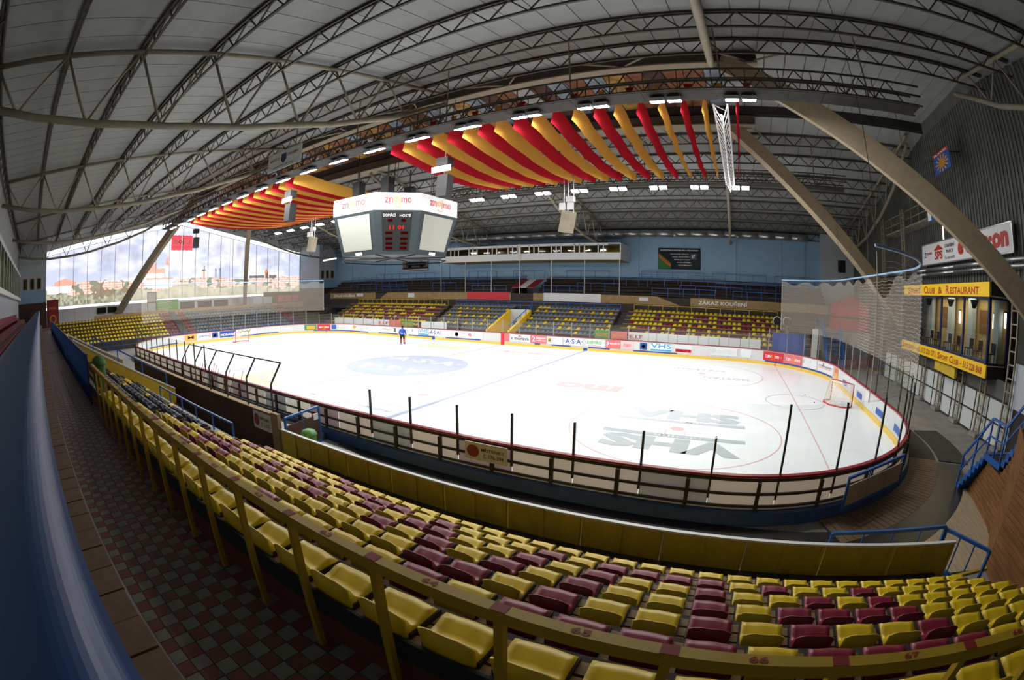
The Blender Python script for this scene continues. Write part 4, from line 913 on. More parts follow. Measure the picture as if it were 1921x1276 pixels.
P('banner', tb, 'znojmo_red', lambda m: m.box(-10.5, -4.4, 23.9, 23.97, 4.25, 5.15)); P('banner', tb, 'white', lambda m: m.box(.2, 7.2, 23.9, 23.97, 4.2, 5.15)); P('notice', tb, 'white', lambda m: m.box(11.6, 12.6, 23.93, 23.97, 4.55, 4.95)); P('notice', tb, 'white', lambda m: m.box(-20.6, -19.4, 23.93, 23.97, 4.4, 5.0)); P('notice', tb, 'white', lambda m: m.box(-31.4, -29.9, 23.93, 23.97, 4.55, 5.0))
ut = T('grandstand', (0, 26, 4.2), 'dark upper terraces of bench steps under the blue wall', 'grandstand')
P('back_fill', ut, 'bench_dark', lambda m: m.box(-40, 33, 24.06, 24.2, 3.3, 5.05))
for i in range(6):
    for x0, x1 in ((-40, -4.3), (-1.2, 32.8)):
        P('step', ut, 'bench_dark', lambda m: m.box(x0, x1, 24.2+.75*i, 24.95+.75*i, 3.3, 4.95+.4*i)); P('bench_plank', ut, 'dark_plank', lambda m: m.box(x0, x1, 24.5+.75*i, 24.8+.75*i, 5.15+.4*i, 5.2+.4*i))
rn = ['lowest', 'second', 'third', 'fourth', 'fifth', 'top']
for i, xs in enumerate([[(-26, -21), (-10, -5), (0, 5), (13, 20), (22, 30)], [(-34, -28), (-17, -13), (4, 9), (16, 23)], [(-29, -23), (-12, -8), (20, 27), (28, 32)], [(-22, -15), (8, 11), (12, 16), (24, 31)], [(-36, -30), (-5.2, -4.4), (10.8, 15.5), (17, 21)], [(-31, -19), (-13, -8.5), (-6, -1.5), (1.5, 7), (11, 18.5), (19.5, 26), (27, 32)]]):
    for j, (a, b) in enumerate(xs): railing('crush_barrier', [(a, 24.3+.75*i, 4.95+.4*i), (b, 24.3+.75*i, 4.95+.4*i)], f'blue tubular crush barrier on the {rn[i]} step of the dark upper terraces', 1.05, step=1.7, mid=(i % 2 == 0), r=.028, group=f'crush barriers, {rn[i]} terrace step')
cn = T('canopy', (-2.8, 24.4, 5.0), 'red and white striped canopy over the dark entrance in the far terraces', 'canopy')
for i, mt in enumerate(('cap_red', 'white', 'cap_red')): P('stripe', cn, mt, lambda m: m.prism([(-4.2+i*1.0, 24.2, 5.75), (-3.2+i*1.0, 24.2, 5.75), (-2.9+i*1.05, 26.4, 6.75), (-3.95+i*1.05, 26.4, 6.75)], (0, 0, .05)))
P('frame', cn, 'steel_dark', lambda m: [m.bar((x, 24.25, 3.3), (x, 24.25, 5.75), .06) for x in (-4.2, -1.25)]+[m.bar((-4.2, 24.2, 5.72), (-1.2, 24.2, 5.72), .06)])
railing('railing', [(11.4, 22.45, 3.3), (26.9, 22.45, 3.3)], 'yellow rail behind the far yellow and red seats by the restaurant', .85, 'yellow_paint', 1.55, False)
railing('railing', [(-29.3, 22.45, 3.3), (-12.4, 22.45, 3.3)], 'yellow rail behind the far yellow and red seats by the printed wall', .85, 'yellow_paint', 1.0, False)
railing('railing', [(-11.1, 22.45, 3.3), (9.9, 22.45, 3.3)], 'blue rail behind the top row of the far grey seats', .8, 'blue_paint', 1.5, True)
# press cabin
pc = T('press_cabin', (-3, 26.5, 6.5), 'long white press cabin with a row of windows on posts under the far roof', 'cabin')
P('floor_slab', pc, 'tan_board', lambda m: m.box(-14.9, 9.35, 24.1, 28.7, 9.0, 9.15)); P('apron', pc, 'white', lambda m: m.box(-14.9, 9.35, 24.0, 24.1, 9.05, 9.85)); P('roof', pc, 'white', lambda m: m.box(-15, 9.45, 23.95, 28.7, 10.85, 10.94)); P('end_wall', pc, 'white', lambda m: m.box(-15, -14.9, 24.0, 28.7, 9.05, 10.85)); P('end_wall', pc, 'white', lambda m: m.box(9.35, 9.45, 24.0, 28.7, 9.05, 10.85)); P('back', pc, 'olive_yellow', lambda m: m.box(-14.9, 9.35, 27.6, 27.7, 9.15, 10.85))
P('divider', pc, 'back_cream', lambda m: m.box(-3.2, -2.9, 23.92, 24.1, 9.0, 11.0))
x = -14.9
while x < 9.2:
    for w_ in (1.5, .5, .5):
        if x+w_ > 9.3: break
        wd = P('window', pc, 'white', lambda m: (m.box(x, x+.12, 24.0, 24.1, 9.85, 10.85), m.box(x, x+w_+.12, 24.0, 24.1, 10.65, 10.85)))
        P('pane', wd, 'dark_glass', lambda m: m.box(x+.12, x+w_+.12, 24.04, 24.06, 9.85, 10.65)); x += w_+.12
    else: continue
    break
for x in (-14.8, -10.9, -7.0, -3.05, 1.1, 5.2, 9.3): P('post', pc, 'galv', lambda m: m.bar((x, 24.1, 5.0), (x, 24.1, 9.0), .09))
dc = T('air_duct', (0, 27.5, 12.2), 'long round galvanised air duct along the top of the blue wall', 'duct')
for k in range(24): P('duct_section', dc, 'silver', lambda m: m.tube([(-17+2*k+.02, 27.04, 12.35), (-15+2*k-.02, 27.04, 12.35)], .4, 16), smooth=True)
for k in range(7): P('nozzle', dc, 'galv', lambda m: m.tube([(-14+7.3*k, 26.7, 12.2), (-14+7.3*k, 26.45, 12.08)], .14, 10))
# pictures on the blue wall
def poster(name, x0, x1, z0, z1, fn, lab, wall='far', n=60, m_=36):
    t = T(name, (x0, 28.6, z0), lab, 'picture'); V = []; C = []
    for j in range(m_+1):
        for i in range(n+1):
            u, v = i/n, j/m_; V.append((x0+(x1-x0)*u, 28.6, z0+(z1-z0)*v)); C.append(hexc(fn(u, v))+(1,))
    F = [(j*(n+1)+i, j*(n+1)+i+1, (j+1)*(n+1)+i+1, (j+1)*(n+1)+i) for j in range(m_) for i in range(n)]
    me = bpy.data.meshes.new('print'); me.from_pydata(V, [], F); me.materials.append(MATS['poster_print']); at = me.color_attributes.new('print', 'FLOAT_COLOR', 'POINT'); at.data.foreach_set('color', np.array(C, np.float32).ravel())
    O('print', me, None, t); P('backing', t, 'black', lambda m: m.box(x0-.06, x1+.06, 28.62, 28.7, z0-.06, z1+.06))
    return t
def car(u, v):
    if v < .2: return 'cfc8c0' if v < .08 else '3a3430'
    if u < .38 and v > .55 and u+(1-v)*.9 < .45: return 'e0c22a'
    body = .25 < v < .52 and .12 < u < .92; roof = .52 <= v < .52+.26*max(0, 1-((u-.5)/.3)**2); win = roof and v > .55 and v < .52+.2*max(0, 1-((u-.5)/.27)**2)
    for wx in (.28, .76):
        if (u-wx)**2*2.6+(v-.28)**2 < .016: return '141414'
    if win: return '8f9aa0'
    if body or roof: return '26292c'
    return 'b5b1ac' if v > .55 else '6d655c'
poster('wall_poster', -25.7, -20.7, 8.45, 10.85, car, 'framed poster of a dark car on the blue wall')
def dark(u, v):
    if u < .3 and v < .75-u*1.6: return 'c96a3a' if abs(v-(.62-u*1.6)) < .08 else '3f7d46'
    return '2d3338' if v > .8 or u < .5 else '394046'
t = poster('wall_poster', 13.0, 18.0, 8.4, 10.8, dark, 'dark grey sponsor poster with green corner on the blue wall')
fp = lambda u, v: (u, 28.57, v)
P('lettering', t, 'text_white', lambda m: (put_text(m, 'PROFESIONÁLNÍ PARTNER PRO VAŠE PODNIKY', 13.2, 17.8, 10.5, 10.7, fp), [put_text(m, s_, 14.4+.25*i, 16.6+.1*i, 10.05-.32*i, 10.2-.32*i, fp) for i, s_ in enumerate(('ekonomický software', 'služby zákazníkům', 'internet', 'webdesign', 'poradenství'))]))
P('emblem', t, 'navy_frame', lambda m: m.box(16.8, 17.6, 28.58, 28.6, 9.5, 10.25)); P('emblem_text', t, 'text_white', lambda m: put_text(m, 'if', 17.0, 17.4, 9.65, 10.1, lambda u, v: (u, 28.565, v)))

# ------------------------------------------------------------------ stand at the printed-wall end
def xl(i): return -34.2-.8*i
def zl(i): return 1.05+.37*i
ls = T('grandstand', (-36, 0, 0), 'stepped end stand below the printed townscape wall', 'grandstand')
for i in range(7):
    P('step', ls, 'riser', lambda m: m.box(xl(i)-.45, xl(i)+.35, -23.4, 22.0, -.03, zl(i)-.05))
    for xx in (-.1, .1): P('bench_plank', ls, 'plank', lambda m: m.box(xl(i)+xx-.07, xl(i)+xx+.07, -23.4, 22, zl(i)-.05, zl(i)))
P('platform', ls, 'concrete', lambda m: m.box(XL, xl(6)-.45, -28.7, 28.7, -.03, 2.9))
P('aisle', ls, 'dark_concrete', lambda m: m.prism([(-33.5, -5.2, .8), (-39.6, -5.2, 3.5), (-39.6, -5.2, 3.6), (-33.5, -5.2, 1.0)], (0, 1.0, 0)))
eb = T('barrier', (-40.4, 0, 2.9), 'tan board barrier along the top of the end stand', 'barrier')
for k in range(14): P('barrier_panel', eb, 'tan_board', lambda m: m.box(-40.5, -40.42, -16.6+2.6*k+.01, -14.0+2.6*k-.01, 2.9, 3.85))
lw = T('wall_4', (XL, 0, 2.9), kind='structure')
for k in range(19): P('wall_panel', lw, 'white', lambda m: m.box(XL, XL+.06, -23.9+2.5*k+.02, -21.4+2.5*k-.02, 2.9, 4.93))
for y0 in (-.2, 3.1, 6.3):
    sh = T('roller_shutter', (XL+.1, y0, 2.9), 'brown kiosk shutter in the white wall under the printed townscape', 'shutter', 'kiosk shutters')
    P('frame', sh, 'white', lambda m: m.box(XL+.06, XL+.16, y0-.1, y0+3.0, 2.9, 4.95)); 
    for i in range(8): P('slat', sh, 'brown_wall', lambda m: m.box(XL+.16, XL+.2, y0+.1, y0+2.8, 3.1+.2*i, 3.28+.2*i))
gb = T('notice_board', (XL+.3, -3.6, 2.9), 'pale green notice board with lettering standing before the white wall', 'sign')
P('board', gb, 'sign_yellow' if 0 else 'lime', lambda m: m.box(XL+.25, XL+.35, -4.4, -.5, 3.3, 5.2)); P('print', gb, 'back_cream', lambda m: [m.box(XL+.35, XL+.36, -4.2, -2.2+.3*(i % 3), 5.0-.22*i, 5.1-.22*i) for i in range(7)])
for i, y in enumerate((-14.2, -12.3)):
    tv = T('monitor', (XL+.4, y, 3.4), 'black wall monitor in the white wall beside the raking leg', 'monitor', 'black monitors'); P('case', tv, 'black', lambda m: m.box(XL+.062, XL+.5, y-.75, y+.75, 3.95, 4.75)); P('screen', tv, 'dark_glass', lambda m: m.box(XL+.5, XL+.52, y-.65, y+.65, 4.05, 4.65))
rs_ = T('display_frame', (-41.5, -7.2, 2.9), 'tall grey framed display board standing on the end platform', 'display board'); P('board', rs_, 'screen', lambda m: m.box(-41.55, -41.45, -7.9, -6.5, 3.6, 6.3)); P('frame', rs_, 'steel_dark', lambda m: [m.bar(a, b, .08) for a, b in (((-41.4, -7.9, 2.9), (-41.4, -7.9, 6.3)), ((-41.4, -6.5, 2.9), (-41.4, -6.5, 6.3)), ((-41.4, -7.9, 6.3), (-41.4, -6.5, 6.3)), ((-41.4, -7.9, 5.0), (-41.4, -6.5, 5.0)))])
kp = T('kiosk', (-43.5, -22.9, 2.6), 'dark red drinks kiosk pillar in the corner under the printed wall', 'kiosk'); P('body', kp, 'brown_wall', lambda m: m.box(-45, -43.4, -23.9, -22.0, 2.9, 6.3)); P('sign', kp, 'cap_red', lambda m: m.box(-43.4, -43.36, -23.8, -22.1, 2.9, 6.2)); P('emblem', kp, 'gold', lambda m: ring(m, -22.95, 3.9, .55, .15, lambda u, v: (-43.34, u, v), 24)); P('lettering', kp, 'gold', lambda m: put_text(m, 'STAROBRNO', -23.6, -22.3, 5.1, 5.4, lambda u, v: (-43.34, u, v)))
k2 = T('kiosk', (-43, 18.5, 2.9), 'brown wooden kiosk with red posters on the end platform', 'kiosk'); P('body', k2, 'brown_wood', lambda m: m.box(-45.5, -42.8, 14.8, 23.5, 2.9, 5.6))
for i in range(3): P('poster', k2, 'pale_red', lambda m: m.box(-42.8, -42.76, 16.1+1.5*i, 17.4+1.5*i, 4.0, 5.0))
P('fridge', T('cooler_cabinet', (-43, 12.6, 2.9), 'grey glass-fronted cooler cabinets beside the brown kiosk', 'cabinet'), 'tower_wall', lambda m: (m.box(-43.6, -42.3, 11.0, 12.7, 2.9, 4.9), m.box(-43.6, -42.3, 12.9, 14.6, 2.9, 4.9)))
railing('railing', [(-33.2, -22.5, 0), (-33.2, 21, 0)], 'long blue rail at the foot of the end stand', 1.1, step=2.2)

# every seat beyond the near stand, too many to keep apart
yl = seat_mesh('s', 'yellow_seat', simple=True)[1]
mb = MB()
def put(x, y, z, rz, m):
    c, s_ = math.cos(rz), math.sin(rz); mb.add([(x+vx*c-vy*s_, y+vx*s_+vy*c, z+vz) for vx, vy, vz in yl.v], yl.f, m)
for i in range(7):
    for blk, x0, nn in (('A', -28.8, 33), ('B', -10.7, 17), ('B', .7, 19), ('C', 11.75, 31)):
        for j in range(nn):
            x = x0+.5*j; r = random.random()
            if i == 0 and blk != 'B' and r < .0: continue
            if blk == 'B': m = 0 if (i in (1, 3, 5) and 4 < (j*7+i) % 13 < 11 and r < .8) or r < .07 else 3
            else: m = 0 if i == 6 or r < .62 else 1
            put(x, yf(i)+.25, zf(i), math.pi, m)
for i in range(7):
    for j in range(88):
        y = -22.6+.5*j
        if -5.3 < y < -4.1: continue
        m = 0 if y < -6.8 else (1 if y < -5.3 or -4.1 <= y < -3.0 or 12.5 < y < 14.5 else 3)
        if 14.5 <= y: continue
        put(xl(i)-.15, y, zl(i), -math.pi/2, m)
for i in range(7):
    for j in range(50):
        x = -3.6-.55*j
        if x > -30: put(x, ylip(i), zpl(i), 0, 0 if x < -8 else 0)
o = O('stadium_seats', mb, ['yellow_seat', 'red_seat', 'navy_seat', 'steel_blue_seat'], label='rows of small yellow, red and grey-blue plastic seats of the far and end stands', cat='seats', kind='stuff', smooth=True)
terr = T('grandstand', (-15, -18.4, 0), 'stepped stand between the yellow stairwell and the end stand', 'grandstand'); terrace(terr, -31, -2.8, 0, 7)
O('stadium_seats', SEATSTUFF_UP, 'red_seat', us, kind='stuff')

# ------------------------------------------------------------------ scoreboard
sb = T('scoreboard', (-.7, -.7, 8.6), 'hanging eight-sided scoreboard cube with white banner band, blank screens and red digits', 'scoreboard')
cx, cy = -.7, -.7
def octa(z, k=1.): return [(cx+a*k, cy+b*k, z) for a, b in ((-2.03, -4.18), (2.03, -4.18), (4.18, -2.03), (4.18, 2.03), (2.03, 4.18), (-2.03, 4.18), (-4.18, 2.03), (-4.18, -2.03))]
def ringwall(mb, lo, hi):
    n_ = 8
    for i in range(n_): mb.quad(lo[i], lo[(i+1) % n_], hi[(i+1) % n_], hi[i])
T0, T1, T2 = octa(11.7), octa(10.55), octa(7.75, .83)
def face(i, lo, hi):
    a, b, c, d = Vector(lo[i]), Vector(lo[(i+1) % 8]), Vector(hi[(i+1) % 8]), Vector(hi[i]); nrm = (b-a).cross(d-a).normalized()
    return lambda u, v, e=.02: tuple((a.lerp(b, u)).lerp(d.lerp(c, u), v)+nrm*e)
mb = MB(); ringwall(mb, T1, T0); mb.f.append([len(mb.v)+i for i in range(8)]); mb.m.append(0); mb.v += T0; O('banner_band', mb, 'white', sb)
mb = MB(); ringwall(mb, T2, T1); mb.f.append([len(mb.v)+7-i for i in range(8)]); mb.m.append(0); mb.v += T2; O('cabinet', mb, 'cabinet', sb)
for i in range(8):
    f = face(i, T1, T0); w0 = .22 if i % 2 == 0 else .2
    p = P('lettering', sb, 'znojmo_red', lambda m: (put_text(m, 'zn', .22, .40, .4, .72, lambda u, v: f(u, v)), put_text(m, 'mo', .58, .80, .4, .72, lambda u, v: f(u, v))))
    P('lettering', sb, 'gold', lambda m: (put_text(m, 'oj', .42, .57, .3, .86, lambda u, v: f(u, v)), (m.cut(), [m.add([f(.42+.02*(j+d), .26-.075*math.sin(math.pi*(j+d)/8)-e) for d, e in ((0, .05), (1, .05), (1, 0), (0, 0))], [(0,1,2,3)]) for j in range(8)])))
    f = face(i, T2, T1)
    if i % 2 == 0:
        P('screen', sb, 'screen', lambda m: rect(m, .1, .9, .12, .93, lambda u, v: f(u, v))); P('maker_plate', sb, 'text_white', lambda m: rect(m, .42, .62, .01, .08, lambda u, v: f(u, v)))
    else:
        P('display', sb, 'black', lambda m: rect(m, .17, .83, .08, .96, lambda u, v: f(u, v))); f3 = lambda u, v: f(u, v, .04)
        P('lettering', sb, 'text_white', lambda m: (put_text(m, 'DOMÁCÍ', .2, .47, .85, .93, f3, bold=0), put_text(m, 'HOSTÉ', .56, .8, .85, .92, f3, bold=0)))
        P('clock', sb, 'led_red', lambda m: put_text(m, '11 01', .34, .66, .57, .65, f3, bold=0))
        P('digits', sb, 'led_dim', lambda m: [rect(m, a, a+.17, b, b+.055, f3) for a in (.24, .6) for b in (.46, .33, .22, .12)]+[rect(m, .3, .4, .74, .79, f3), rect(m, .6, .7, .74, .79, f3)])
P('frame', sb, 'black', lambda m: [m.bar(T2[i], T2[(i+4) % 8], .12) for i in range(4)]+[m.bar(Vector(T2[i])-Vector((0, 0, .25)), Vector(T2[(i+1) % 8])-Vector((0, 0, .25)), .08) for i in range(8)])
P('side_lamp', sb, 'white_trim', lambda m: m.bar((-4.4, -4.3, 7.65), (-2.6, -4.6, 7.7), .1))
for dx, dy in ((-2, -2), (2, -2), (2, 2), (-2, 2)): P('cable', sb, 'steel_dark', lambda m: m.tube([(cx+dx, cy+dy, 11.6), (cx+dx, cy+dy, 16.8)], .03, 5))
for i, (x, y) in enumerate(((-2.0, -3.2), (.5, -2.8), (-.4, .6))): 
    m_ = T('projector', (x, y, 12.2), 'black projector hanging above the scoreboard', 'projector', 'projectors above the scoreboard'); P('case', m_, 'black', lambda m: m.box(x-.35, x+.35, y-.3, y+.3, 12.1, 13.2)); P('bracket', m_, 'steel_dark', lambda m: (m.bar((x, y, 13.2), (x, y, 14.6), .08), m.box(x-.45, x+.45, y-.05, y+.05, 13.1, 13.25)))

# ------------------------------------------------------------------ fabric strips under the ridge
def strip_mesh(mat, ln=14.5, ragged=False):
    mb = MB(); n_ = 24
    for i in range(n_+1):
        t_ = i/n_; y = ln*t_; zc = 13.5-.55*math.sin(math.pi*t_)+.45*t_; h = .92-.3*t_
        for j in range(5):
            q = -.5+j/4; mb.v.append((.22*q*(1-t_)+.05*math.sin(i*1.3+j*1.1)*(.6 if i not in (0, n_) else 0), y+(.4*(q-.5) if i == n_ else 0), zc+h*q*(1 if not ragged else .62+.2*math.sin(i*1.7))))
    for i in range(n_):
        for j in range(4): a = i*5+j; mb.f.append([a, a+1, a+6, a+5]); mb.m.append(0)
    return mb.mesh('fabric_strip', mat, True)
FS = {'red': strip_mesh('fabric_red'), 'yellow': strip_mesh('fabric_yellow'), 'rag': strip_mesh('fabric_yellow', ragged=True)}
nx = [4.9, 5.8, 6.8, 7.8, 8.75, 9.7, 10.6, 11.5, 12.5, 13.45, 14.4, 15.4, 16.4, 17.3, 18.3, 19.25, 20.2, 21.1, 22.55]
for i, x in enumerate(nx):
    c = 'red' if i % 2 == 0 else 'yellow'
    lab = f'long sagging {c} fabric strip hung across the hall between restaurant and scoreboard' if i != 15 else 'frayed narrow yellow fabric strip hung across the hall near the restaurant'
    O('fabric_strip', FS['rag' if i == 15 else c], None, None, lab, 'banner', f'{c} fabric strips by the restaurant', loc=(x, -7.2, 0)).rotation_euler = (0, 0, math.atan(max(0, 1.25*(1-max(0, x-5)/15.5))/14.5))
for i in range(22):
    c = 'red' if i % 2 == 0 else 'yellow'
    O('fabric_strip', FS[c], None, None, f'long sagging {c} fabric strip hung across the hall between scoreboard and printed wall', 'banner', f'{c} fabric strips by the printed wall', loc=(-25.2+.98*i, -7.2, 0)).rotation_euler = (0, 0, math.atan(1/14.5))
# pennants along the near catwalk
for i in range(34):
    x = -20+1.3*i; m_ = 'fabric_red' if i % 2 else 'fabric_yellow'
    O('pennant', (lambda m: (m.prism([(x, -6.9, 14.5), (x+.4, -6.9, 14.5), (x+.2, -6.9, 13.9)], (0, .02, 0)), m)[1])(MB()), m_, label=f'small triangular {"red" if i % 2 else "yellow"} pennant strung along the lighting catwalk', cat='pennant', group=f'{"red" if i % 2 else "yellow"} pennants')
# loudspeakers
def speaker(x, y, z, lab, sign=True, col='black'):
    t = T('loudspeaker', (x, y, z), lab, 'loudspeaker')
    P('cabinet', t, col, lambda m: m.prism([(x-.35, y-.3, z), (x+.35, y-.3, z), (x+.3, y+.35, z), (x-.3, y+.35, z)], (.05, .05, 1.25))); P('horn', t, col, lambda m: m.box(x-.4, x+.4, y-.3, y+.3, z+1.75, z+2.25))
    P('bracket', t, 'galv', lambda m: (m.bar((x, y, z+1.2), (x, y, z+1.8), .06), m.bar((x, y, z+2.2), (x, -4.5, 16.76), .05)))
    if sign: P('sign', t, 'white', lambda m: m.box(x-.65, x+.65, y-.34, y-.31, z+1.38, z+1.72)); P('lettering', t, 'sign_red', lambda m: (put_text(m, 'ELEX', x-.35, x-.02, z+1.57, z+1.68, lambda u, v: (u, y-.35, v)), put_text(m, 'elektro', x+.05, x+.6, z+1.57, z+1.68, lambda u, v: (u, y-.35, v)), rect(m, -.3+x, x+.55, z+1.5, z+1.53, lambda u, v: (u, y-.35, v))))
speaker(7.15, -5.27, 10.55, 'black loudspeaker with white sign hanging beside the scoreboard, toward the restaurant'); speaker(-6.15, -6.38, 10.6, 'black loudspeaker with white sign hanging under the fabric strips by the printed wall'); speaker(-31.5, -4.0, 11.2, 'black loudspeaker hanging in front of the red square on the printed wall', False)
for x, z, lab in ((10.7, 9.5, 'grey loudspeaker under two white plates hanging before the far duct'), (-17.1, 9.7, 'grey loudspeaker under two white plates hanging near the printed wall')):
    t = T('loudspeaker', (x, 4, z), lab, 'loudspeaker')
    P('cabinet', t, 'tan_steel', lambda m: m.prism([(x-.55, 3.75, z), (x+.1, 3.7, z-.1), (x+.35, 4.3, z-.1), (x-.3, 4.4, z)], (.25, .1, 1.5)))
    for dx in (-.45, .12): P('plate', t, 'white', lambda m: m.box(x+dx, x+dx+.45, 3.7, 3.74, z+1.5, z+2.0))
    P('lamp_head', t, 'white', lambda m: m.box(x+.05, x+.6, 3.7, 4.1, z+2.1, z+2.45))
    P('bracket', t, 'galv', lambda m: [m.bar((x+d, 4, z+1.3), (x+d, 4.1, 16.76), .05) for d in (-.2, .1, .5)])
cs = T('catwalk_sign', (-5, -8.4, 13.8), 'grey town crest sign with red lettering on the lighting catwalk', 'sign'); P('plate', cs, 'pale_grey', lambda m: m.box(-6.4, -2.2, -8.5, -8.44, 13.9, 15.2)); P('crest', cs, 'navy_frame', lambda m: m.prism([(-4.6, -8.53, 14.95), (-4.0, -8.53, 14.95), (-4.0, -8.53, 14.5), (-4.3, -8.53, 14.25), (-4.6, -8.53, 14.5)], (0, .03, 0)))
fc = lambda u, v: (u, -8.53, v)
P('lettering', cs, 'sign_red', lambda m: (put_text(m, 'MĚSTO', -6.1, -4.8, 14.6, 14.85, fc), put_text(m, 'ZNOJMO', -3.8, -2.5, 14.6, 14.85, fc))); P('lettering', cs, 'text_black', lambda m: put_text(m, 'generální partner', -5.6, -3.0, 14.05, 14.2, fc))
mast = T('lattice_mast', (22.4, 0, 13), 'white triangular lattice truss spanning between the lighting catwalks', 'truss')
mb = MB()
for dx, dz in ((-.3, 0), (.3, 0), (0, -.5)): mb.tube([(21.82+dx, -7.2, 13.3+dz), (21.92+dx, 7.2, 13.3+dz)], .045, 6)
O('chord', mb, 'white', mast); mb = MB()
for k in range(18):
    y0, y1 = -7.2+.8*k, -7.2+.8*(k+1); xo = 21.82+.1*(k/18)
    mb.bar((xo-.3, y0, 13.3), (xo, y1, 12.8), .03); mb.bar((xo+.3, y0, 13.3), (xo, y1, 12.8), .03); mb.bar((xo-.3, y0, 13.3), (xo+.3, y1, 13.3), .03)
O('lacing', mb, 'white', mast, kind='stuff')

# ------------------------------------------------------------------ restaurant end
rt = T('restaurant', (35, 0, 2.8), 'glazed restaurant box with yellow lettered fascias above the white doors', 'restaurant')
RX, RY0, RY1 = 35.0, -6.5, 5.8
P('floor_slab', rt, 'dark_concrete', lambda m: m.box(RX+.02, XR+.05, RY0, RY1, 2.8, 3.35)); P('roof', rt, 'dark_concrete', lambda m: m.box(RX+.02, XR+.05, RY0-.1, RY1+.1, 6.4, 7.0))
P('back_wall', rt, 'warm_wall', lambda m: m.box(XR-.1, XR, RY0, RY1, 3.3, 6.4)); P('side_wall', rt, 'dark_concrete', lambda m: m.box(36.45, XR, RY0, RY0+.1, 2.8, 7.0))
fr = lambda u, v: (RX-.06, u, v)
f1 = P('fascia', rt, 'sign_yellow', lambda m: m.box(RX-.05, RX+.05, RY0, RY1, 6.34, 6.98)); f2 = P('fascia', rt, 'sign_yellow', lambda m: m.box(RX-.05, RX+.05, RY0-.1, RY1, 2.84, 3.43))
fl = lambda u, v: (RX-.06, RY1-u, v)
P('lettering', f1, 'sign_red', lambda m: [put_text(m, a, x0, x1, 6.44, z1, fl, bold=.02) for a, x0, x1, z1 in (('S', .9, 1.35, 6.88), ('PORT', 1.45, 3.1, 6.78), ('C', 3.75, 4.25, 6.88), ('LUB', 4.35, 5.5, 6.78), ('&', 6.0, 6.6, 6.82), ('R', 7.1, 7.6, 6.88), ('ESTAURANT', 7.7, 11.2, 6.78))])
P('lettering', f2, 'sign_red', lambda m: [put_text(m, a, x0, x1, z0, z1, fl, bold=.02) for a, x0, x1, z0, z1 in (('R', .2, .55, 2.96, 3.3), ('ESTAURANT', .62, 2.5, 2.96, 3.22), ('-', 2.65, 2.85, 3.08, 3.13), ('tel.: 515 221 373,', 3.0, 6.2, 2.93, 3.28), ('S', 6.4, 6.8, 2.96, 3.32), ('PORT', 6.85, 7.9, 2.96, 3.22), ('C', 8.1, 8.5, 2.96, 3.32), ('LUB', 8.55, 9.3, 2.96, 3.22), ('-', 9.5, 9.7, 3.08, 3.13), ('515 228 868', 9.85, 12.0, 2.96, 3.28))])
my = [5.8, 2.7, -.6, -3.6, -6.4]
for a, b in zip(my[1:], my[:-1]):
    P('window_frame', rt, 'navy_frame', lambda m: (m.box(RX-.04, RX+.06, b-.14, b, 3.43, 6.34), m.box(RX-.04, RX+.06, a, b, 3.43, 3.55), m.box(RX-.04, RX+.06, a, b, 6.26, 6.34))); P('pane', rt, 'window_glass', lambda m: m.box(RX, RX+.015, a, b-.14, 3.55, 6.26))
    P('tilted_light', rt, 'black', lambda m: m.prism([(RX+.3, b-.3, 6.2), (RX+.3, b-.9, 6.2), (RX+.3, b-.55, 5.8)], (.25, 0, 0)))
P('window_frame', rt, 'navy_frame', lambda m: (m.box(RX-.05, RX+.12, RY0-.04, RY0+.12, 3.4, 6.34), m.box(36.33, 36.45, RY0-.04, RY0+.06, 3.43, 6.34), m.box(RX, 36.4, RY0-.04, RY0+.04, 3.4, 3.5), m.box(RX, 36.4, RY0-.04, RY0+.04, 6.24, 6.34))); P('pane', rt, 'window_glass', lambda m: m.box(RX+.12, 36.33, RY0, RY0+.015, 3.5, 6.24))
for y in (4.2, 1.0, -1.9, -5.0): P('pillar', rt, 'tower_wall', lambda m: m.box(36.6, 36.9, y-.3, y+.3, 3.35, 6.4))
P('wall_picture', rt, 'brown_wood', lambda m: m.box(XR-.15, XR-.11, -3.4, -2.4, 4.6, 5.8)); P('wall_picture', rt, 'brown_wood', lambda m: m.box(XR-.15, XR-.11, 2.2, 3.2, 4.6, 5.8))
for y, zz in ((-4.22, 5.3), (-4.58, 5.35), (-5.5, 5.4), (-5.85, 5.3), (.1, 5.3)):
    lt = T('wall_lamp', (36.95, y, zz), 'lit tube lamp glowing inside the restaurant', 'lamp', 'restaurant lamps'); P('tube', lt, 'tube_light', lambda m: m.tube([(36.95, y, zz-.35), (36.95, y, zz+.35)], .07, 8)); P('holder', lt, 'steel_dark', lambda m: m.box(36.9, 37.05, y-.06, y+.06, zz+.35, zz+.42))
for x, y in ((36, 4.6), (36.2, 3.3), (36, 1.8), (36.2, .4), (36, -1.2), (36.2, -2.6), (36, -4.0), (36.1, -5.3)):
    ch = T('restaurant_chair', (x, y, 3.35), 'dark blue restaurant chair behind the windows', 'chair', 'restaurant chairs'); P('seat', ch, 'chair_blue', lambda m: m.box(x-.22, x+.22, y-.22, y+.22, 3.78, 3.83)); P('backrest', ch, 'chair_blue', lambda m: m.box(x+.17, x+.22, y-.22, y+.22, 3.83, 4.3))
    for dx in (-.19, .19):
        for dy in (-.19, .19): P('leg', ch, 'chair_blue', lambda m: m.box(x+dx-.02, x+dx+.02, y+dy-.02, y+dy+.02, 3.35, 3.78))
L = bpy.data.lights.new('restaurant_lamp_light', 'AREA'); L.size = 1.2; L.size_y = 8; L.shape = 'RECTANGLE'; L.energy = 220; L.color = (1, .82, .55); lo = bpy.data.objects.new('restaurant_lamp_light', L); COL.objects.link(lo); lo.location = (36.2, -.5, 6.35)
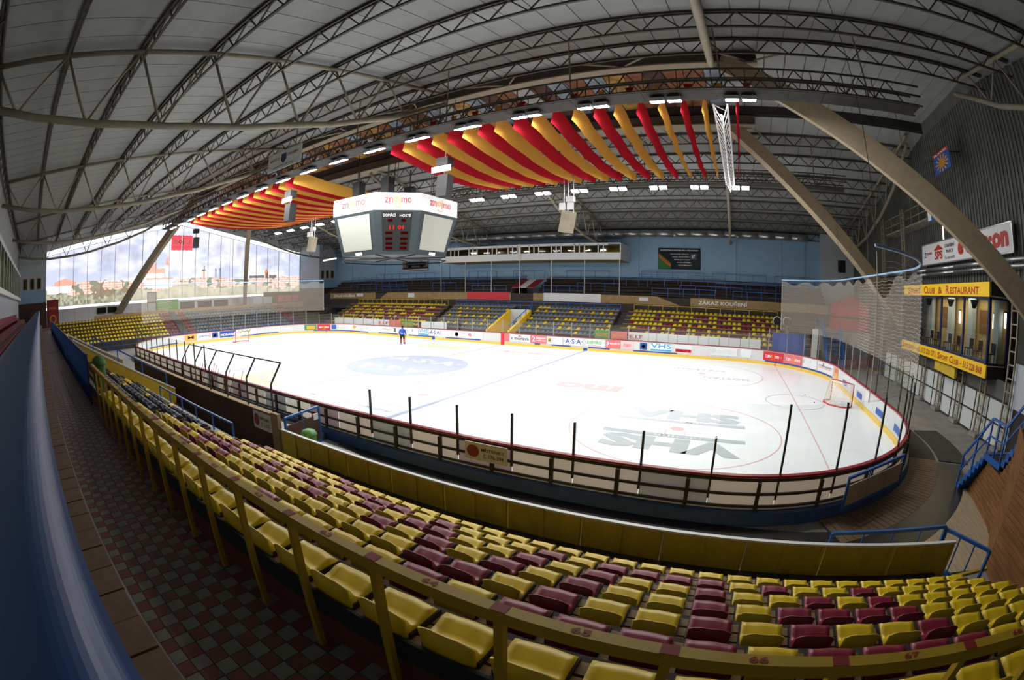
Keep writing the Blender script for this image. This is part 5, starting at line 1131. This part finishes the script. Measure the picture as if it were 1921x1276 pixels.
# doors and ladder columns below
lg = T('wall_5', (35.9, 0, 0), kind='structure')
P('backing', lg, 'dark_concrete', lambda m: m.box(35.95, 36.2, -28.7, 28.7, -.03, 2.85)); P('grey_wall', lg, 'tower_wall', lambda m: (m.box(35.85, 35.95, -12.5, -8.2, 1.95, 3.75), m.box(35.85, 35.95, -8.55, -8.2, 0, 1.95)))
P('dark_strip', lg, 'corrugated', lambda m: m.box(35.9, 36.0, -8.2, 12, 2.0, 7.4) if 0 else m.box(35.92, 36.0, -8.2, 12, 2.0, 2.85))
y = 11.5; k = 0
while y > -8.0:
    w_ = min(1.45, y+8.18); dr = T('door_%d' % (k+1), (35.85, y, 0), kind='structure')
    P('frame', dr, 'steel_dark', lambda m: (m.box(35.8, 35.9, y-w_, y, 0, .08), m.box(35.8, 35.9, y-w_, y, 1.98, 2.06), m.box(35.8, 35.9, y-.07, y, 0, 2.0), m.box(35.8, 35.9, y-w_, y, .98, 1.05)))
    for z0, z1 in ((.08, .98), (1.05, 1.98)): P('panel', dr, 'door_white', lambda m: m.box(35.84, 35.88, y-w_, y-.07, z0, z1))
    y -= w_+.02; k += 1
cs_ = ['beside the net', 'under the lettering start', 'under the yellow cover', 'under the last digits', 'beside the grey wall', 'behind the net', 'in the far corner']
for i, (y, zt) in enumerate(((2.7, 2.85), (-.05, 2.85), (-2.85, 2.85), (-5.6, 2.85), (-8.1, 7.4), (7.5, 12.5), (12.5, 12.5))):
    lc = T('lattice_column', (35.6, y, 0), f'tan steel ladder-like lattice column on the restaurant end wall, {cs_[i]}', 'column', 'lattice columns')
    for dy in (-.28, .28): P('chord', lc, 'tan_steel', lambda m: m.bar((35.65, y+dy, 0), (35.65, y+dy, zt), .09))
    for j in range(int(zt/.55)): P('rung', lc, 'tan_steel', lambda m: m.bar((35.65, y-.28, .35+.55*j), (35.65, y+.28, .35+.55*j), .06))
    P('foot', lc, 'concrete', lambda m: m.box(35.4, 35.79, y-.38, y+.38, 0, .2))
P('cover', T('canvas_cover', (35.6, -1.3, 2.2), 'mustard canvas cover hanging under the restaurant fascia', 'cover'), 'olive_yellow', lambda m: m.prism([(35.2, .15, 2.84), (35.2, -2.75, 2.84), (35.2, -2.75, 2.2), (35.2, .15, 2.3)], (.19, 0, 0)))
# signs and pipes above
es = T('sign_board', (36.8, 0, 8.4), 'long white sponsor sign board on the ribbed end wall', 'sign'); P('board', es, 'white', lambda m: m.box(36.75, 36.85, -6.65, 6.0, 8.46, 9.83)); P('rim', es, 'silver', lambda m: [m.bar((36.74, a, z), (36.74, b, z2), .07) for a, b, z, z2 in ((-6.65, 6, 8.46, 8.46), (-6.65, 6, 9.83, 9.83), (6, 6, 8.46, 9.83), (-6.65, -6.65, 8.46, 9.83))])
fe = lambda u, v: (36.72, 6.0-u, v)
P('lettering', es, 'sign_red', lambda m: (put_text(m, 'e·on', 9.2, 12.2, 8.75, 9.5, fe, bold=.05), put_text(m, 'e·on', 6.0, 8.6, 8.75, 9.5, fe, bold=.05), put_text(m, 'SPS', 2.3, 3.6, 8.72, 9.25, fe, bold=.03), m.cut(), m.add([fe(2.1, 9.3), fe(3.8, 9.3), fe(2.95, 9.65)], [(0,1,2)]), put_text(m, 'zonet', .9, 1.8, 9.1, 9.3, fe)))
P('lettering', es, 'text_black', lambda m: (put_text(m, 'STAVEBNÍ', 4.0, 5.5, 9.35, 9.6, fe), put_text(m, 'PRÁCE', 4.2, 5.3, 9.02, 9.25, fe), put_text(m, 'Tel.: 602 532 872', 4.0, 5.5, 8.65, 8.8, fe))); P('lettering', es, 'asa_blue', lambda m: put_text(m, 'Z', .4, .8, 8.95, 9.3, fe))
for zz, nm in ((8.12, 'upper'), (7.82, 'lower')):
    pp = T('pipe', (36.6, 0, zz), f'{nm} of two silver pipes along the ribbed end wall', 'pipe', 'wall pipes')
    for j in range(8): P('pipe_length', pp, 'silver', lambda m: m.tube([(36.6, -18+4.6*j+.02, zz), (36.6, -13.4+4.6*j-.02, zz)], .1, 10), smooth=True)
for x0, y0, y1, z0, z1, bg, lab in ((36.0, 1.5, 3.1, 10.95, 11.75, 'sun_blue', 'small blue sponsor sign on the high steel platform'), (35.5, -2.4, 0, 13.2, 14.4, 'sun_blue', 'blue sun emblem sign hanging high on the end wall')):
    sg = T('hanging_sign', (x0, y0, z0), lab, 'sign'); P('plate', sg, bg, lambda m: m.box(x0, x0+.05, y0, y1, z0, z1)); fz = lambda u, v: (x0-.02, y1-u*(y1-y0), z0+v*(z1-z0))
    if z0 > 12: P('sun', sg, 'gold', lambda m: (disc(m, .5, .4, .2, .2, fz), [m.add([fz(.5+.4*math.cos(t_-.09), .4+.4*math.sin(t_-.09)), fz(.5+.4*math.cos(t_+.09), .4+.4*math.sin(t_+.09)), fz(.5, .4)], [(0,1,2)]) for t_ in [i*math.pi/6 for i in range(12)]])); P('heading', sg, 'sign_red', lambda m: rect(m, 0, 1, .82, 1, fz)); P('lettering', sg, 'text_white', lambda m: put_text(m, 'BLANÍK', .08, .92, .85, .97, lambda u, v: (x0-.035, y1-u*(y1-y0), z0+v*(z1-z0))))
    else: P('emblem', sg, 'text_white', lambda m: rect(m, .05, .4, .1, .9, fz))
    P('bracket', sg, 'steel_dark', lambda m: m.bar((x0+.03, (y0+y1)/2, z1), (XR, (y0+y1)/2, z1+.2), .05))
pf = T('steel_platform', (36.5, 8, 11), 'high steel platform with rails on the ribbed end wall', 'platform'); P('deck', pf, 'tan_steel', lambda m: m.box(36.0, XR, 3.3, 12.6, 11.2, 11.3))
P('rail', pf, 'tan_steel', lambda m: [m.bar((36.05, 3.3, z), (36.05, 12.6, z), .05) for z in (11.8, 12.4)]+[m.bar((36.05, 3.3+1.55*i, 11.3), (36.05, 3.3+1.55*i, 12.4), .05) for i in range(7)])
mb = MB(); mb.quad((XR-.1, 2.85, 9.95), (XR-.1, 2.7, 9.95), (XR-.1, 2.7, 11.05), (XR-.1, 2.85, 11.05)); wn2 = O('window_2', mb, 'tube_light', kind='structure')
# right far corner: white stair tower, red tent, blue stairs, tarpaulin
P('wall', T('wall_6', (33, 28, 0), kind='structure'), 'tower_wall', lambda m: m.box(32.8, XR-.08, 28.0, 28.69, 3, 13.2))
P('body', T('window_3', (35.5, 28, 9), kind='structure'), 'black', lambda m: m.box(35.0, 36.0, 27.95, 28.0, 8.9, 10.3))
tt = T('market_tent', (34.5, 21.5, 2.9), 'red peaked market tent behind the net in the far corner', 'tent'); P('walls', tt, 'znojmo_red', lambda m: m.box(33.0, 36.8, 20.5, 23.5, 2.9, 5.3)); P('roof', tt, 'znojmo_red', lambda m: m.add([(32.9, 20.4, 5.3), (36.9, 20.4, 5.3), (36.9, 23.6, 5.3), (32.9, 23.6, 5.3), (34.9, 22, 6.4)], [(0,1,4), (1,2,4), (2,3,4), (3,0,4)])); P('counter', tt, 'brown_wall', lambda m: m.box(32.98, 36.82, 20.47, 23.5, 4.0, 4.2)); 
P('platform', T('floor_corner', (33, 22, 0), kind='structure'), 'concrete', lambda m: m.box(30.8, 35.9, 17.0, 28, -.03, 2.9))
st = T('staircase', (31, 15, 0), 'blue steel stairs behind the net leading up to the red tent', 'staircase')
for i in range(10): P('tread', st, 'blue_paint', lambda m: m.box(30.9, 32.6, 14.2+.28*i, 14.5+.28*i, .25+.28*i, .3+.28*i))
[P('stringer', st, 'blue_paint', lambda m: m.bar((x_, 14.2, .1), (x_, 17.0, 2.9), .08, .25)) for x_ in (30.9, 32.6)]
railing('railing', [(30.9, 14.2, .2), (30.9, 17.0, 2.9), (30.9, 20.5, 2.9)], 'blue rail of the far corner stairs, on the rink side', 1.0); railing('railing', [(32.6, 14.2, .2), (32.6, 17.0, 2.9)], 'blue rail of the far corner stairs, on the restaurant side', 1.0)
tp_ = T('tarpaulin', (27.4, 15.6, 0), 'dark blue tarpaulin screen behind the corner glass', 'tarpaulin')
for i in range(5): P('sheet', tp_, 'navy_frame' if 0 else 'asa_blue', lambda m: m.prism([(25.8+.64*i, 15.6+.04*(i % 2), -.03), (26.44+.64*i, 15.64-.04*(i % 2), -.03), (26.44+.64*i, 15.64-.04*(i % 2), 2.5), (25.8+.64*i, 15.6+.04*(i % 2), 2.5)], (0, .04, 0)))
P('post', T('padded_post', (29.9, 15.4, 0), 'white padded post beside the blue tarpaulin', 'post'), 'white', lambda m: m.box(29.6, 30.1, 15.3, 15.7, 0, 3.1))
for x in (26.5, 27.5):
    fn = T('fan_heater', (x, 19, 3.0), 'round dark fan heater beyond the far seats', 'fan', 'fan heaters'); P('drum', fn, 'black', lambda m: m.tube([(x, 18.7, 3.4), (x, 19.2, 3.45)], .38, 14)); P('stand', fn, 'galv', lambda m: m.bar((x, 19, 2.0), (x, 19, 3.2), .08)); P('rim', fn, 'white_trim', lambda m: m.tube([(x, 18.85, 3.42), (x, 19.15, 3.44)], .42, 14))

# near right corner: mats, ribbed decking, boarded wall with blue stairs
fm_ = T('floor_mats', (18, -16, 0), 'black wet rubber matting along the outside of the boards', 'floor mat')
P('mat', fm_, 'rubber', lambda m: m.prism([(9.6, -17.2, -.02), (27.6, -17.2, -.02), (27.2, -14.6, -.02), (24.5, -14.9, -.02), (9.6, -14.88, -.02)], (0, 0, .025)))
P('mat', fm_, 'grey_slab', lambda m: m.prism([(8.9, -16.9, 0), (14.5, -16.9, 0), (12.6, -15.6, 0), (8.9, -15.0, 0)], (0, 0, .02)))
dk = T('ribbed_deck', (30, -13, 0), 'grey-brown plank decking around the rounded rink corner', 'decking')
for i in range(35):
    s = 49.45+.21*i; a, b, c, d = path(s, .44), path(s+.19, .44), path(s+.19, 1.75), path(s, 1.75)
    P('deck_board', dk, 'clinker', lambda m: m.prism([a+(0,), b+(0,), c+(0,), d+(0,)][::-1], (0, 0, .02)))
P('dark_mat', fm_, 'rubber', lambda m: strip(m, 49.6, 56.4, [(1.76, 0), (2.95, 0), (2.95, .02), (1.76, .02)], 24)); P('grey_mat', fm_, 'dark_concrete', lambda m: (strip(m, 45.6, 49.4, [(1.9, 0), (3.4, 0), (3.4, .015), (1.9, .015)], 8), strip(m, 44.5, 49.4, [(.5, 0), (1.75, 0), (1.75, .015), (.5, .015)], 8)))
def deck_lo(x): return -16.95 if x <= 29.55 else (-16.95+(x-29.55)*1.496 if x <= 30.72 else -15.2+(x-30.72)*4.658)
def deck_hi(x): return -6.01-math.sqrt(11.41**2-(x-21.55)**2)
for i in range(24):
    x = 26.6+.2*i
    if x+.185 < 31.44 and deck_hi(x)-deck_lo(x) > .15: P('deck_board', dk, 'deck', lambda m: m.prism([(x, deck_lo(x), 0), (x+.185, deck_lo(x+.185), 0), (x+.185, deck_hi(x+.185), 0), (x, deck_hi(x), 0)], (0, 0, .02)))
bw = T('boarded_wall', (31, -14, 0), 'brown wall of horizontal boards carrying the blue stairs', 'wall')
P0_, P1_, P2_ = Vector((31.45, -11.8, 0)), Vector((30.72, -15.2, 0)), Vector((29.55, -16.95, 0))
for i in range(21):
    z0, z1 = .14*i, .14*i+.128; ys_ = -11.95-z1*.98 if z1 < 1.44 else -14.55-(z1-1.44)*.85
    t_ = max(0, min(1, (ys_+11.8)/(-3.4)))
    if t_ < 1: P('board', bw, 'brown_wood', lambda m: m.bar(P0_.lerp(P1_, t_)+Vector((.03, 0, (z0+z1)/2)), P1_+Vector((.03, 0, (z0+z1)/2)), .05, z1-z0))
    P('board', bw, 'brown_wood', lambda m: m.bar(P2_+Vector((.03, 0, (z0+z1)/2)), Vector((29.4, -19.2, (z0+z1)/2)), .05, z1-z0))
    P('board', bw, 'brown_wood', lambda m: m.bar(P1_+Vector((.03, 0, (z0+z1)/2)), P2_+Vector((.03, 0, (z0+z1)/2)), .05, z1-z0))
P('core', bw, 'brown_wall', lambda m: m.prism([(31.5, -12.0, 0), (30.8, -15.2, 0), (30.8, -15.2, 2.02), (31.0, -14.5, 1.44), (31.2, -13.45, 1.44)], (4.35, 0, 0))); P('core', bw, 'brown_wall', lambda m: m.prism([(30.8, -15.2, 0), (29.65, -16.95, 0), (29.5, -19.2, 0), (35.9, -19.2, 0), (35.9, -15.2, 0)], (0, 0, 2.84)))
P('hand_bar', bw, 'blue_paint', lambda m: m.bar((30.35, -15.95, 1.05), (33.2, -15.6, 1.35), .07))
bs = T('staircase', (31.2, -12, 0), 'blue steel staircase climbing the brown boarded wall', 'staircase')
for i in range(8): P('tread', bs, 'blue_paint', lambda m: m.prism([(31.0, -11.75-.195*i, .2*i+.02), (31.0, -11.97-.195*i, .2*i+.02), (31.0, -11.97-.195*i, .2*i+.2), (31.0, -11.75-.195*i, .2*i+.2)], (1.3, 0, 0)))
P('landing', bs, 'dark_concrete', lambda m: m.box(31.0, 32.6, -14.3, -13.3, 1.5, 1.58)); P('landing_edge', bs, 'blue_paint', lambda m: m.box(30.95, 31.02, -14.3, -13.3, 1.45, 1.62)); P('nosing', bs, 'sign_yellow', lambda m: m.box(32.2, 32.3, -14.3, -13.2, 1.58, 1.61))
for i in range(7): P('tread', bs, 'blue_paint', lambda m: m.prism([(31.0, -14.3-.17*i, 1.58+.2*i), (31.0, -14.5-.17*i, 1.58+.2*i), (31.0, -14.5-.17*i, 1.76+.2*i), (31.0, -14.3-.17*i, 1.76+.2*i)], (1.3, 0, 0)))
rp = [(31.0, -11.75, .05), (31.0, -13.25, 1.6), (31.0, -14.2, 1.6), (31.0, -16.0, 3.4)]
P('top_rail', bs, 'blue_paint', lambda m: [m.bar(Vector(a)+Vector((0, 0, 1.05)), Vector(b)+Vector((0, 0, 1.05)), .07) for a, b in zip(rp[:-1], rp[1:])]); P('mid_rail', bs, 'blue_paint', lambda m: [m.bar(Vector(a)+Vector((0, 0, .55)), Vector(b)+Vector((0, 0, .55)), .045) for a, b in zip(rp[:-1], rp[1:])])
for a in (rp[0], (31.0, -12.5, .83), rp[1], (31, -13.72, 1.6), rp[2], (31, -15.1, 2.5)): P('post', bs, 'blue_paint', lambda m: m.bar(a, Vector(a)+Vector((0, 0, 1.05)), .055))

bpy.data.scenes.remove(TMP)
